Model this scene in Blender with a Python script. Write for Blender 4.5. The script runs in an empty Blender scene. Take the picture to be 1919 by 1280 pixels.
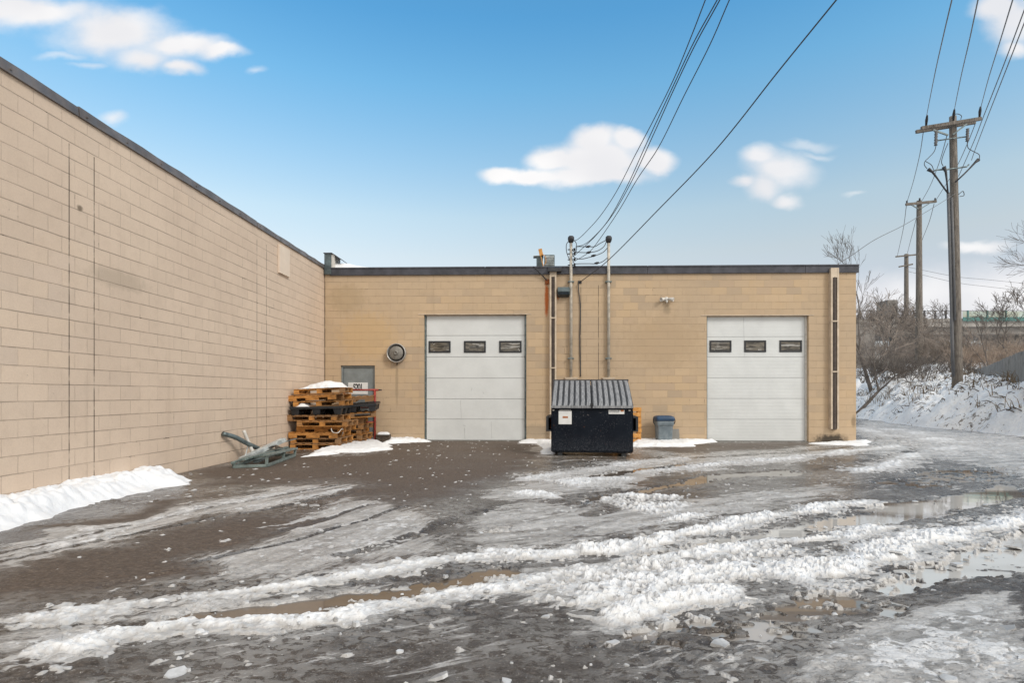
import bpy, bmesh, math, random
import numpy as np
from mathutils import Vector, Matrix, Euler
R = math.radians
C = bpy.context.scene.collection
scene = bpy.context.scene

# ------------------------------------------------------------------ camera
F, TH, CH = 1075.0, math.atan(30/1075.0), 1.30
cth, sth = math.cos(TH), math.sin(TH)
cam_d = bpy.data.cameras.new('camera'); cam = bpy.data.objects.new('camera', cam_d); C.objects.link(cam)
cam.location = (0, 0, CH); cam.rotation_euler = (R(90), 0, TH)
cam_d.sensor_width = 36; cam_d.lens = F/1919*36; cam_d.shift_y = 100/1919
cam_d.clip_start = .05; cam_d.clip_end = 6000
scene.camera = cam

# ------------------------------------------------------------------ world, sun, exposure
SUN_EL, SUN_AZ = R(36), R(135)          # azimuth clockwise from +Y: behind the camera, to the right
w = bpy.data.worlds.new("World"); scene.world = w; w.use_nodes = True
WN, WL = w.node_tree.nodes, w.node_tree.links
WN.clear()
def wm(op, a, b=None, c=None, clamp=False):
    n = WN.new('ShaderNodeMath'); n.operation = op; n.use_clamp = clamp
    for i, v in enumerate((a, b, c)):
        if v is None: continue
        if isinstance(v, (int, float)): n.inputs[i].default_value = v
        else: WL.new(v, n.inputs[i])
    return n.outputs[0]
def wmix(f, a, b):
    n = WN.new('ShaderNodeMix'); n.data_type = 'RGBA'
    for s, v in ((n.inputs[0], f), (n.inputs[6], a), (n.inputs[7], b)):
        if isinstance(v, (int, float)): s.default_value = v
        elif isinstance(v, tuple): s.default_value = (*v, 1)
        else: WL.new(v, s)
    return n.outputs[2]
def wsmooth(v, a, b):
    n = WN.new('ShaderNodeMapRange'); n.interpolation_type = 'SMOOTHSTEP'
    WL.new(v, n.inputs[0]); n.inputs[1].default_value = a; n.inputs[2].default_value = b
    return n.outputs[0]
sky = WN.new('ShaderNodeTexSky'); sky.sky_type = 'NISHITA'; sky.sun_disc = False
sky.sun_elevation = SUN_EL; sky.sun_rotation = SUN_AZ; sky.air_density = 1.0; sky.dust_density = .6; sky.ozone_density = 2.0
SKY_STRENGTH = 0.15
tcw = WN.new('ShaderNodeTexCoord'); sep = WN.new('ShaderNodeSeparateXYZ'); WL.new(tcw.outputs['Generated'], sep.inputs[0])
dx, dy, dz = sep.outputs
dyc = wm('MAXIMUM', dy, .02)
# sky directions in front of the yard are addressed by their tangents (x/y, z/y); clouds are fixed on the sky
tu, tv = wm('DIVIDE', dx, dyc), wm('DIVIDE', dz, dyc)
nz = WN.new('ShaderNodeTexNoise'); nz.inputs['Scale'].default_value = 7.0; nz.inputs['Detail'].default_value = 7; nz.inputs['Roughness'].default_value = .52
cmb = WN.new('ShaderNodeCombineXYZ'); WL.new(tu, cmb.inputs[0]); WL.new(wm('MULTIPLY', tv, 1.5), cmb.inputs[1]); WL.new(cmb.outputs[0], nz.inputs['Vector'])
nzc = wm('SUBTRACT', nz.outputs['Fac'], .5)
nz3 = WN.new('ShaderNodeTexNoise'); nz3.inputs['Scale'].default_value = 3.2; nz3.inputs['Detail'].default_value = 3
WL.new(cmb.outputs[0], nz3.inputs['Vector'])
wu = wm('ADD', tu, wm('MULTIPLY', wm('SUBTRACT', nz3.outputs['Fac'], .5), .09))
nz4 = WN.new('ShaderNodeTexNoise'); nz4.inputs['Scale'].default_value = 11; nz4.inputs['Detail'].default_value = 5; WL.new(cmb.outputs[0], nz4.inputs['Vector'])
wv = wm('ADD', tv, wm('MULTIPLY', wm('SUBTRACT', nz4.outputs['Fac'], .5), .045))
def px_dir(x, y):
    u, v = (x-960)/F, (740-y)/F
    X, Y = u*cth-sth, u*sth+cth
    return X/Y, v/Y
def ell(x, y, rx, ry):
    cu, cv = px_dir(x, y)
    a = wm('DIVIDE', wm('SUBTRACT', wu, cu), rx/F); b = wm('DIVIDE', wm('SUBTRACT', wv, cv), ry/F)
    return wm('SUBTRACT', 1.0, wm('SQRT', wm('ADD', wm('MULTIPLY', a, a), wm('MULTIPLY', b, b))))
def cloud(ells, soft=.3, amp=1.1, dens=1.0):
    f = None
    for e in ells:
        v = ell(*e); f = v if f is None else wm('SMOOTH_MAX', f, v, .25)
    f = wm('ADD', f, wm('MULTIPLY', nzc, amp))
    return wm('MULTIPLY', wsmooth(f, 0.0, soft), dens)
clouds = [
    cloud([(215, 52, 175, 62), (330, 84, 140, 36), (415, 92, 66, 18), (90, 20, 170, 44), (265, 108, 84, 42), (330, 126, 66, 22), (20, 12, 100, 30)], .85, 1.25),
    cloud([(1110, 300, 120, 50), (1112, 264, 66, 36), (1172, 264, 48, 30), (1035, 298, 66, 30), (950, 326, 58, 24), (1005, 328, 80, 22), (1220, 298, 56, 31), (1100, 330, 136, 27)], .60, .85),
    cloud([(1452, 322, 88, 46), (1420, 348, 64, 34), (1420, 298, 46, 30), (1465, 374, 46, 22), (1385, 340, 46, 18)], .85, 1.15, .95),
    cloud([(1915, 40, 98, 66), (1860, 14, 70, 32), (1900, 90, 46, 24)], .85, 1.5, .95),
    cloud([(213, 221, 36, 18)], .95, 1.2, .75), cloud([(1520, 272, 62, 12), (1530, 290, 46, 8), (1615, 367, 34, 9)], 1.1, 1.2, .42),
    cloud([(488, 129, 28, 11), (118, 104, 70, 11), (170, 122, 46, 10)], 1.1, 1.2, .45),
    cloud([(1860, 560, 420, 80), (1700, 575, 300, 70), (1840, 462, 70, 14)], .8, .9, .9),
]
cmask = clouds[0]
for c in clouds[1:]: cmask = wm('MAXIMUM', cmask, c)
cmask = wm('MULTIPLY', cmask, wsmooth(dy, .05, .2))
# body shading inside the clouds: soft grey undersides follow the cloud noise
body = wmix(wsmooth(nz3.outputs['Fac'], .35, .65), (.74, .74, .765), (.90, .89, .885))
grade = WN.new('ShaderNodeHueSaturation'); grade.inputs['Saturation'].default_value = 1.0; grade.inputs['Hue'].default_value = .5; grade.inputs['Value'].default_value = 1.0
mulc = WN.new('ShaderNodeMix'); mulc.data_type = 'RGBA'; mulc.blend_type = 'MULTIPLY'; mulc.inputs[0].default_value = 1
WL.new(sky.outputs[0], mulc.inputs[6]); mulc.inputs[7].default_value = (SKY_STRENGTH, SKY_STRENGTH, SKY_STRENGTH, 1)
WL.new(mulc.outputs[2], grade.inputs['Color'])
# the sky pales towards the horizon and is a clear cyan blue higher up
gain = WN.new('ShaderNodeValToRGB'); gr = gain.color_ramp; gr.elements[0].position = 0; gr.elements[1].position = 1
GAIN = [(0.0, (.78, .77, .82)), (.036, (.814, .791, .849)), (.126, (1.246, .908, .815)), (.229, (1.663, 1.237, .9)), (.294, (1.70, 1.42, 1.05)), (.37, (1.383, 1.464, 1.217)), (.471, (.946, 1.488, 1.404)), (.55, (.66, 1.36, 1.44)), (1.0, (.6, 1.3, 1.45))]
for i, (p_, c_) in enumerate(GAIN):
    e_ = gr.elements[0] if i == 0 else (gr.elements[-1] if i == len(GAIN)-1 else gr.elements.new(p_)); e_.position = p_; e_.color = (c_[0]/2, c_[1]/2, c_[2]/2, 1)
WL.new(wm('MAXIMUM', dz, 0), gain.inputs[0])
gm = WN.new('ShaderNodeMix'); gm.data_type = 'RGBA'; gm.blend_type = 'MULTIPLY'; gm.inputs[0].default_value = 1
WL.new(grade.outputs[0], gm.inputs[6]); WL.new(gain.outputs[0], gm.inputs[7])
g2 = WN.new('ShaderNodeMix'); g2.data_type = 'RGBA'; g2.blend_type = 'MULTIPLY'; g2.inputs[0].default_value = 1
WL.new(gm.outputs[2], g2.inputs[6]); g2.inputs[7].default_value = (2, 2, 2, 1)
col = g2.outputs[2]
# broken overcast behind and above the camera (outside the photograph), which gives the soft light of the day
nb = WN.new('ShaderNodeTexNoise'); nb.inputs['Scale'].default_value = 1.6; nb.inputs['Detail'].default_value = 6; WL.new(tcw.outputs['Generated'], nb.inputs['Vector'])
osum = wm('ADD', wm('ADD', wm('MULTIPLY', dy, -.8), wm('MULTIPLY', dx, .25)), wm('MULTIPLY', dz, .8))
over = wsmooth(wm('ADD', osum, wm('MULTIPLY', wm('SUBTRACT', nb.outputs['Fac'], .5), .35)), .22, .60)
col = wmix(cmask, col, body)
col = wmix(over, col, (1.10, 1.06, .99))
bg = WN.new('ShaderNodeBackground'); bg.inputs['Strength'].default_value = 1.0; WL.new(col, bg.inputs['Color'])
wo = WN.new('ShaderNodeOutputWorld'); WL.new(bg.outputs[0], wo.inputs[0])

sl = bpy.data.lights.new('sun', 'SUN'); sun = bpy.data.objects.new('sun', sl); C.objects.link(sun)
sl.energy = 1.45; sl.angle = R(16); sl.color = (1, .96, .90)
sd = Vector((math.sin(SUN_AZ)*math.cos(SUN_EL), math.cos(SUN_AZ)*math.cos(SUN_EL), math.sin(SUN_EL)))
sun.rotation_euler = sd.to_track_quat('Z', 'Y').to_euler(); sun.location = sd*50
vs = scene.view_settings; vs.view_transform = 'Standard'; vs.look = 'None'; vs.gamma = 1; vs.exposure = 0.18; vs.use_curve_mapping = False

# ------------------------------------------------------------------ real positions from sight lines
def ray(x, y):
    u, v = (x-960)/F, (740-y)/F
    return Vector((u*cth-sth, u*sth+cth, v))
def onY(x, y, Y):
    d = ray(x, y); t = Y/d.y; return Vector((d.x*t, Y, CH+d.z*t))
def onX(x, y, X):
    d = ray(x, y); t = X/d.x; return Vector((X, d.y*t, CH+d.z*t))
def onG(x, y, z=0):
    d = ray(x, y); t = (z-CH)/d.z; return Vector((d.x*t, d.y*t, z))
def at(x, y, t):
    d = ray(x, y)*t; return Vector((d.x, d.y, CH+d.z))
DY, XL, XR = 16.0, -5.74, 9.0

# ------------------------------------------------------------------ materials
def new_mat(name):
    m = bpy.data.materials.new(name); m.use_nodes = True
    nt = m.node_tree; return m, nt.nodes, nt.links, nt.nodes['Principled BSDF']
class NT:
    def __init__(s, name):
        s.m, s.n, s.l, s.p = new_mat(name); s.tc = s.n.new('ShaderNodeTexCoord')
    def inp(s, sock, v):
        if v is None: return
        if isinstance(v, tuple): sock.default_value = (*v, 1) if len(v) == 3 and sock.type == 'RGBA' else v
        elif isinstance(v, (int, float)): sock.default_value = v
        else: s.l.new(v, sock)
    def math(s, op, a, b=None, clamp=False):
        n = s.n.new('ShaderNodeMath'); n.operation = op; n.use_clamp = clamp
        s.inp(n.inputs[0], a); s.inp(n.inputs[1], b); return n.outputs[0]
    def mix(s, f, a, b, mode='MIX'):
        n = s.n.new('ShaderNodeMix'); n.data_type = 'RGBA'; n.blend_type = mode
        s.inp(n.inputs[0], f); s.inp(n.inputs[6], a); s.inp(n.inputs[7], b); return n.outputs[2]
    def noise(s, scale, detail=4, rough=.5, vec=None, dist=0):
        n = s.n.new('ShaderNodeTexNoise'); n.inputs['Scale'].default_value = scale; n.inputs['Detail'].default_value = detail
        n.inputs['Roughness'].default_value = rough; n.inputs['Distortion'].default_value = dist
        s.l.new(vec or s.tc.outputs['Object'], n.inputs['Vector']); return n.outputs['Fac']
    def voro(s, scale, vec=None, out='Distance', feature='F1'):
        n = s.n.new('ShaderNodeTexVoronoi'); n.feature = feature; n.inputs['Scale'].default_value = scale
        s.l.new(vec or s.tc.outputs['Object'], n.inputs['Vector']); return n.outputs[out]
    def ramp(s, v, a, b, lo=0.0, hi=1.0):
        n = s.n.new('ShaderNodeMapRange'); n.interpolation_type = 'SMOOTHSTEP'
        s.inp(n.inputs[0], v)
        for i, q in enumerate((a, b, lo, hi)): n.inputs[i+1].default_value = q
        return n.outputs[0]
    def scaled(s, sc):
        n = s.n.new('ShaderNodeMapping'); n.inputs['Scale'].default_value = sc; s.l.new(s.tc.outputs['Object'], n.inputs[0]); return n.outputs[0]
    def attr(s, name):
        n = s.n.new('ShaderNodeAttribute'); n.attribute_name = name; return n.outputs['Fac']
    def bump(s, h, strength=.3, dist=.01, prev=None):
        n = s.n.new('ShaderNodeBump'); n.inputs['Strength'].default_value = strength; n.inputs['Distance'].default_value = dist
        s.l.new(h, n.inputs['Height'])
        if prev is not None: s.l.new(prev, n.inputs['Normal'])
        return n.outputs[0]
    def done(s, col=None, rough=None, metal=None, normal=None, spec=None, ior=None):
        s.inp(s.p.inputs['Base Color'], col); s.inp(s.p.inputs['Roughness'], rough); s.inp(s.p.inputs['Metallic'], metal)
        if normal is not None: s.l.new(normal, s.p.inputs['Normal'])
        s.inp(s.p.inputs['Specular IOR Level'], spec); s.inp(s.p.inputs['IOR'], ior)
        return s.m
def simple(name, c, rough=.6, metal=0, var=.25, scale=6, bump=.15, bscale=60, c2=None, spec=None):
    t = NT(name); n = t.noise(scale, 5, .6)
    c2 = c2 or tuple(x*(1-var*1.4) for x in c)
    col = t.mix(t.ramp(n, .3, .7), c2, c)
    b = t.bump(t.noise(bscale, 3), bump, .004) if bump else None
    r = t.ramp(t.noise(scale*2.3, 3), .3, .7, max(rough-.12, .02), min(rough+.12, 1))
    return t.done(col, r, metal, b, spec)

def block_mat(name, base, dark, stain, axis, joints, patches=(), strength=1.0, touch=1.0):
    """painted concrete block in running bond; axis = index of the wall's length axis"""
    t = NT(name)
    sp = t.n.new('ShaderNodeSeparateXYZ'); t.l.new(t.tc.outputs['Object'], sp.inputs[0])
    L, Z = sp.outputs[axis], sp.outputs[2]
    wob = t.noise(2.2, 3)
    cb = t.n.new('ShaderNodeCombineXYZ')
    t.l.new(t.math('ADD', L, t.math('MULTIPLY', t.math('SUBTRACT', t.noise(9, 2), .5), .012)), cb.inputs[0])
    t.l.new(t.math('ADD', Z, t.math('MULTIPLY', t.math('SUBTRACT', wob, .5), .012)), cb.inputs[1])
    br = t.n.new('ShaderNodeTexBrick'); t.l.new(cb.outputs[0], br.inputs['Vector'])
    br.inputs['Scale'].default_value = 1; br.inputs['Brick Width'].default_value = .4064; br.inputs['Row Height'].default_value = .2032
    br.inputs['Mortar Size'].default_value = .0055; br.inputs['Mortar Smooth'].default_value = .35; br.inputs['Bias'].default_value = 0
    br.inputs['Color1'].default_value = (0, 0, 0, 1); br.inputs['Color2'].default_value = (1, 1, 1, 1); br.inputs['Mortar'].default_value = (.5, .5, .5, 1)
    br.offset = .5; br.squash = 1
    tone = br.outputs['Color']; mort = br.outputs['Fac']
    zc_ = t.math('ADD', t.math('DIVIDE', t.math('ADD', Z, t.math('MULTIPLY', t.math('SUBTRACT', wob, .5), .012)), .2032), .5)
    zd = t.math('MULTIPLY', t.math('ABSOLUTE', t.math('SUBTRACT', t.math('FRACT', zc_), .5)), .2032)
    course = t.ramp(zd, .004, .0085, 1, 0)
    head = t.math('MULTIPLY', t.ramp(t.math('SUBTRACT', mort, t.math('MULTIPLY', course, .9)), .1, .6), t.ramp(t.noise(2.3, 4, .7), .36, .62, .22, 1))
    n1 = t.noise(.55, 5, .6); n2 = t.noise(5, 5, .65); n3 = t.noise(90, 3, .6)
    col = t.mix(t.ramp(n1, .35, .68), base, stain)
    col = t.mix(t.math('MULTIPLY', t.ramp(n2, .45, .75), .22), col, dark)
    tn = t.n.new('ShaderNodeRGBToBW'); t.l.new(tone, tn.inputs[0])
    col = t.mix(.10, col, t.mix(tn.outputs[0], tuple(x*.72 for x in base), tuple(min(1, x*1.22) for x in base)))
    bl = t.n.new('ShaderNodeValToRGB'); cr_ = bl.color_ramp; cr_.interpolation = 'CONSTANT'
    for i_, (p_, k_) in enumerate(((0, (.82, .85, .92)), (.28, (1.0, 1.0, 1.0)), (.5, (1.05, 1.02, .96)), (.72, (.90, .90, .95)), (.86, (1.09, 1.08, 1.06)))):
        e_ = cr_.elements[0] if i_ == 0 else (cr_.elements[-1] if i_ == 4 else cr_.elements.new(p_)); e_.position = p_; e_.color = (*(min(1, b_*q_) for b_, q_ in zip(base, k_)), 1)
    t.l.new(tn.outputs[0], bl.inputs[0])
    col = t.mix(t.math('MULTIPLY', t.ramp(t.noise(.42, 3, .6), .46, .62), .75*touch), col, bl.outputs[0])      # blocks repainted at different times
    col = t.mix(t.math('MULTIPLY', t.ramp(t.noise(55, 4, .8), .42, .62), .16), col, dark)
    # vertical weathering streaks
    st = t.noise(1, 4, .6, t.scaled((3.5, 3.5, .22)))
    col = t.mix(t.math('MULTIPLY', t.ramp(st, .55, .8), .30), col, dark)
    # joints: paint has bridged some of them
    fade = t.ramp(t.noise(1.5, 6, .7), .38, .60, .10, 1)
    jm = t.math('MULTIPLY', t.math('MAXIMUM', t.math('MULTIPLY', t.ramp(mort, .25, .9), t.math('MULTIPLY', course, fade)), t.math('MULTIPLY', head, .6)), .54*strength)
    col = t.mix(jm, col, tuple(x*.42 for x in dark))
    cr = t.math('MULTIPLY', t.ramp(mort, .1, .6), t.ramp(t.noise(1.3, 8, .78), .60, .64))
    col = t.mix(t.math('MULTIPLY', cr, .85*strength), col, (.035, .028, .022))
    for j, j0, j1 in joints:                        # open control joints
        d = t.math('ABSOLUTE', t.math('SUBTRACT', L, j))
        k = t.ramp(d, .004, .011, 1, 0)
        zz = t.math('MULTIPLY', t.math('GREATER_THAN', Z, j0), t.math('LESS_THAN', Z, j1))
        k = t.math('MULTIPLY', t.math('MULTIPLY', k, zz), t.ramp(t.noise(6, 3), .30, .52, .2, 1))
        col = t.mix(t.math('MULTIPLY', k, .9), col, (.04, .03, .025))
    for (l0, z0, rl, rz, c, am) in patches:         # stains with an outline of their own, and a lamp shadow put into the colour
        a = t.math('DIVIDE', t.math('SUBTRACT', L, l0), rl); b = t.math('DIVIDE', t.math('SUBTRACT', Z, z0), rz)
        d = t.math('SQRT', t.math('ADD', t.math('MULTIPLY', a, a), t.math('MULTIPLY', b, b)))
        d = t.math('ADD', d, t.math('MULTIPLY', t.math('SUBTRACT', t.noise(7, 6, .7), .5), 1.3))
        col = t.mix(t.math('MULTIPLY', t.ramp(d, .45, 1.1, 1, 0), am), col, c)
    # pits
    pit = t.math('MULTIPLY', t.ramp(t.voro(9), .035, .06, 1, 0), t.ramp(t.noise(4, 2), .55, .62))
    col = t.mix(t.math('MULTIPLY', pit, .7), col, (.08, .06, .05))
    h = t.math('SUBTRACT', t.math('MULTIPLY', n3, .22), t.math('MAXIMUM', course, t.math('MULTIPLY', head, .7)))
    nb = t.bump(h, .9*strength, .008)
    nb = t.bump(t.noise(14, 4, .6), .12, .01, nb)
    return t.done(col, .82, 0, nb, .25)

M = {}
M['wall_left'] = block_mat('painted beige concrete block', (.665, .535, .42), (.42, .325, .25), (.61, .485, .38), 1,
    [(7.021, .05, 4.45), (7.435, -.2, 4.45), (onX(482, 600, XL).y, .2, 4.6), (onX(500, 600, XL).y, .2, 4.6)],
    [(onX(225, 525, XL).y, onX(225, 525, XL).z, .75, .16, (.34, .28, .21), .38), (onX(150, 390, XL).y, onX(150, 390, XL).z, .06, .05, (.12, .09, .06), .8)], 1.0, .35)
fz = lambda x, y: (onY(x, y, DY).x, onY(x, y, DY).z)
M['wall_back'] = block_mat('painted tan concrete block', (.52, .39, .258), (.34, .25, .165), (.475, .365, .255), 0,
    [(fz(1089, 600)[0], 1.2, 4.3), (fz(1122, 600)[0], 1.2, 4.35), (-5.715, 0, 4.8)],
    [(*fz(1025, 560), .07, .6, (.42, .10, .015), .9), (*fz(1046, 556), .05, .12, (.42, .12, .02), .7), (*fz(1558, 826), .55, .22, (.035, .03, .025), .92),
     (*fz(690, 630), 1.0, .8, (.56, .38, .19), .5), (*fz(1005, 810), .5, .25, (.28, .23, .17), .55), (*fz(744, 720), .05, .7, (.30, .23, .15), .6), (*fz(1600, 790), .08, .2, (.22, .16, .1), .7),
     (*fz(1250, 580), .12, .18, (.28, .22, .15), .6), (*fz(1240, 640), 1.3, .9, (.42, .31, .20), .6), (*fz(650, 560), .6, .5, (.36, .27, .16), .45)], .72)  # the patch under the flood light is its soft shadow, painted on
M['flashing'] = simple('weathered dark bronze flashing', (.20, .178, .172), .5, .25, .3, 3)
M['coping'] = simple('dark blue grey coping metal', (.07, .072, .088), .5, .3, .3, 5)
M['roof'] = simple('roof membrane', (.12, .12, .12), .9)
M['snow'] = None
M['door_white'] = simple('white painted steel', (.66, .68, .68), .45, 0, .06, 2.0, .04, 120)
M['door_gap'] = simple('door seam', (.43, .445, .445), .7, 0, .1, 3, 0)
M['door_grey'] = simple('grey painted door', (.24, .27, .275), .5, 0, .2, 4, .05)
M['plate'] = simple('pale painted plate', (.74, .62, .505), .7, 0, .06, 3, .05)
M['rubber'] = simple('black rubber', (.018, .02, .024), .5, 0, .2, 10, 0)
M['galv'] = simple('galvanised steel', (.62, .66, .66), .38, .3, .35, 9, .1, 50)
M['galv_dark'] = simple('old galvanised steel', (.20, .245, .25), .5, .6, .35, 9, .1, 50)
M['grey_green'] = simple('grey green painted rack steel', (.22, .275, .262), .5, .2, .3, 11, .1)
M['white_tube'] = simple('white painted tube', (.62, .60, .56), .4, 0, .15)
M['beige_paint'] = simple('beige painted metal', (.62, .51, .39), .6, 0, .2, 5, .05)
M['pipe_grey'] = simple('painted conduit', (.62, .57, .49), .55, .1, .3, 7, .05)
M['pipe_dark'] = simple('dark brown pipe', (.085, .064, .054), .7, 0, .3, 14)
M['iron'] = simple('dark weathered iron', (.06, .06, .065), .55, .4, .3, 14)
M['steel_box'] = simple('blue grey steel housing', (.12, .155, .165), .45, .4, .35, 8)
M['lens'] = simple('dark lamp glass', (.015, .025, .035), .15, 0, .2, 8, 0)
M['fan_disc'] = simple('dull aluminium disc', (.26, .245, .22), .5, .35, .25, 14, .1)
M['light_metal'] = simple('bare aluminium rim', (.55, .53, .5), .4, .5, .25, 12)
M['white_plastic'] = simple('white plastic', (.66, .64, .6), .45, 0, .15, 12, 0)
M['rust'] = simple('rusty metal', (.30, .085, .02), .85, 0, .4, 20)
M['wire'] = simple('black cable', (.05, .05, .055), .6, 0, .1, 4, 0)
M['wire_grey'] = simple('grey cable', (.13, .13, .135), .6, 0, .1, 4, 0)
M['orange_wood'] = simple('orange painted pallet wood', (.66, .34, .10), .8, 0, .4, 9, .3, 40, (.44, .19, .04))
M['red_paint'] = simple('red painted steel', (.38, .045, .03), .5, 0, .35, 10)
M['black_plastic'] = simple('black moulded plastic', (.022, .024, .028), .45, 0, .35, 6, .1)
M['sign_white'] = simple('white sign face', (.74, .75, .74), .5, 0, .06, 8, 0)
M['sign_black'] = simple('black lettering', (.015, .015, .018), .5, 0, .05, 8, 0)
M['sticker_grey'] = simple('faded print', (.22, .21, .22), .6, 0, .3, 30, 0)
M['sticker_orange'] = simple('orange print', (.55, .20, .07), .6, 0, .3, 30, 0)
M['can_body'] = simple('grey plastic bin', (.20, .235, .255), .55, 0, .4, 7, .05, 60, (.115, .15, .175))
M['can_lid'] = simple('dark blue plastic', (.022, .065, .14), .45, 0, .25, 8, .05)
M['concrete'] = simple('grey concrete', (.24, .23, .21), .85, 0, .25, 3, .2)
M['bridge'] = simple('bridge concrete', (.40, .375, .345), .85, 0, .2, .8, .1, 4)
M['bridge_dark'] = simple('bridge concrete with painted shade', (.27, .25, .23), .85, 0, .2, .8, .1, 4)  # darker copy of the bridge concrete, shade put into its colour
M['brown_wall'] = simple('brown concrete wall', (.115, .095, .08), .9, 0, .25, 1.0, .1, 5)
M['teal'] = simple('teal screen', (.07, .20, .185), .6, 0, .2, 2, 0)
M['teal_pale'] = simple('pale teal and tan panel', (.36, .37, .29), .6, 0, .2, 1.5, 0, 60, (.42, .50, .46))
M['bark'] = simple('grey brown bark', (.20, .17, .148), .95, 0, .35, 8, .3, 30)
M['bark_dark'] = simple('dark bark', (.05, .041, .036), .95, 0, .35, 8, .3, 30)
M['twig'] = simple('brown grey twigs', (.40, .335, .285), .95, 0, .35, 2, 0)
M['twig_tan'] = simple('tan reddish twigs', (.48, .37, .29), .95, 0, .35, 2, 0)
M['dry_grass'] = simple('dry grass stalks', (.25, .18, .11), .95, 0, .4, 3, 0)
M['leaf_litter'] = simple('brown debris', (.10, .075, .055), .95, 0, .5, 9, 0)
def pallet_wood():
    t = NT('pallet wood'); oi = t.n.new('ShaderNodeObjectInfo')
    g = t.noise(5, 6, .65, t.scaled((1.2, 9, 9)), 1.2)
    c = t.mix(t.ramp(g, .3, .7), (.26, .095, .020), (.68, .33, .095))
    c = t.mix(t.math('MULTIPLY', t.ramp(t.noise(2.3, 5, .7), .45, .7), .75), c, (.12, .058, .024))
    c = t.mix(t.math('MULTIPLY', t.ramp(oi.outputs['Random'], .35, .9), .72), c, t.mix(g, (.10, .06, .035), (.30, .20, .12)))
    return t.done(c, .8, 0, t.bump(g, .4, .006), .25)
M['pallet'] = pallet_wood()
def grey_wood(name, a, b, sc):
    t = NT(name); g = t.noise(4, 6, .7, t.scaled(sc), .8)
    c = t.mix(t.ramp(g, .28, .72), a, b)
    c = t.mix(t.math('MULTIPLY', t.ramp(t.noise(2.5, 5, .7), .5, .75), .6), c, tuple(x*.45 for x in a))
    return t.done(c, .9, 0, t.bump(g, .6, .02), .2)
M['pole'] = grey_wood('weathered pole timber', (.095, .083, .073), (.27, .24, .208), (6, 6, .5))
M['fence'] = grey_wood('grey fence boards', (.175, .158, .142), (.42, .39, .355), (5, 5, .4))
def dumpster_paint():
    t = NT('dark navy dumpster paint')
    c = t.mix(t.ramp(t.noise(1.6, 4), .35, .7), (.0025, .0045, .010), (.007, .011, .018))
    sc = t.math('MULTIPLY', t.ramp(t.noise(34, 7, .8), .57, .66), t.ramp(t.noise(2.4, 4), .36, .58))
    c = t.mix(t.math('MULTIPLY', sc, .7), c, (.24, .25, .27))
    sp = t.n.new('ShaderNodeSeparateXYZ'); t.l.new(t.tc.outputs['Object'], sp.inputs[0])
    splash = t.math('MULTIPLY', t.ramp(t.noise(60, 6, .8), .50, .64), t.ramp(sp.outputs[2], .05, .55, 1, 0))   # road salt thrown up on the lower sheet
    c = t.mix(t.math('MULTIPLY', splash, .45), c, (.26, .27, .30))
    g = t.noise(6, 5, .7, t.scaled((.6, 2, 6)))
    gm = t.math('MULTIPLY', t.ramp(g, .69, .71), t.ramp(t.noise(1.2, 2), .5, .6))
    c = t.mix(gm, c, (.42, .38, .36))
    rs = t.math('MULTIPLY', t.ramp(t.noise(11, 6, .8), .63, .68), t.ramp(t.noise(1.7, 3), .48, .6))
    c = t.mix(t.math('MULTIPLY', rs, .7), c, (.13, .055, .025))
    return t.done(c, .42, 0, t.bump(t.noise(5, 4), .25, .03), .12)
M['dumpster'] = dumpster_paint()
def lid_mat(name, a, b):
    t = NT(name); g = t.noise(7, 6, .75, t.scaled((9, .8, .8)))
    return t.done(t.mix(t.ramp(g, .3, .7), a, b), .6, 0, None, .3)
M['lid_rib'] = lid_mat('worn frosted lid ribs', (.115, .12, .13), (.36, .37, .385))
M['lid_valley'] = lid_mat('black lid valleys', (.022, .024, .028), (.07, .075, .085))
def snow_mat(name, dirty=0.0, sparkle=True):
    t = NT(name)
    d = t.attr('depth')
    c = t.mix(t.ramp(t.noise(9, 6, .65), .3, .7), (.72, .74, .77) if dirty else (.80, .82, .85), (.84, .85, .865))
    if dirty:
        tn = t.attr('tone')
        c = t.mix(t.ramp(tn, .55, .2, 0, .55), c, (.50, .50, .505))
        thin = t.ramp(t.math('ADD', d, t.math('MULTIPLY', t.math('SUBTRACT', t.noise(13, 5, .7), .5), .03)), .006, .042, 1, 0)
        dn = t.ramp(t.noise(14, 6, .7), .35, .72)
        c = t.mix(t.math('MULTIPLY', dn, .55*dirty), c, (.50, .49, .475))
        c = t.mix(t.math('MULTIPLY', thin, .85), c, t.mix(t.noise(20, 4, .7), (.27, .25, .23), (.50, .49, .48)))
        c = t.mix(t.math('MULTIPLY', t.ramp(t.noise(70, 4, .7), .60, .69), .6), c, (.24, .20, .17))
    nb = t.bump(t.noise(45, 6, .7), .6, .014)
    nb = t.bump(t.noise(170, 3, .7), .35, .004, nb)
    return t.done(c, .55, 0, nb, .35)
M['snow'] = snow_mat('clean snow'); M['slush'] = snow_mat('slushy snow', 1.0)
def ice_mat():
    t = NT('broken clear and white ice')
    c = t.mix(t.ramp(t.noise(4, 5, .6), .35, .65), (.30, .295, .29), (.66, .67, .685))
    return t.done(c, .22, 0, t.bump(t.noise(40, 6, .7), .5, .01), .5)
M['ice'] = ice_mat()
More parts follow.
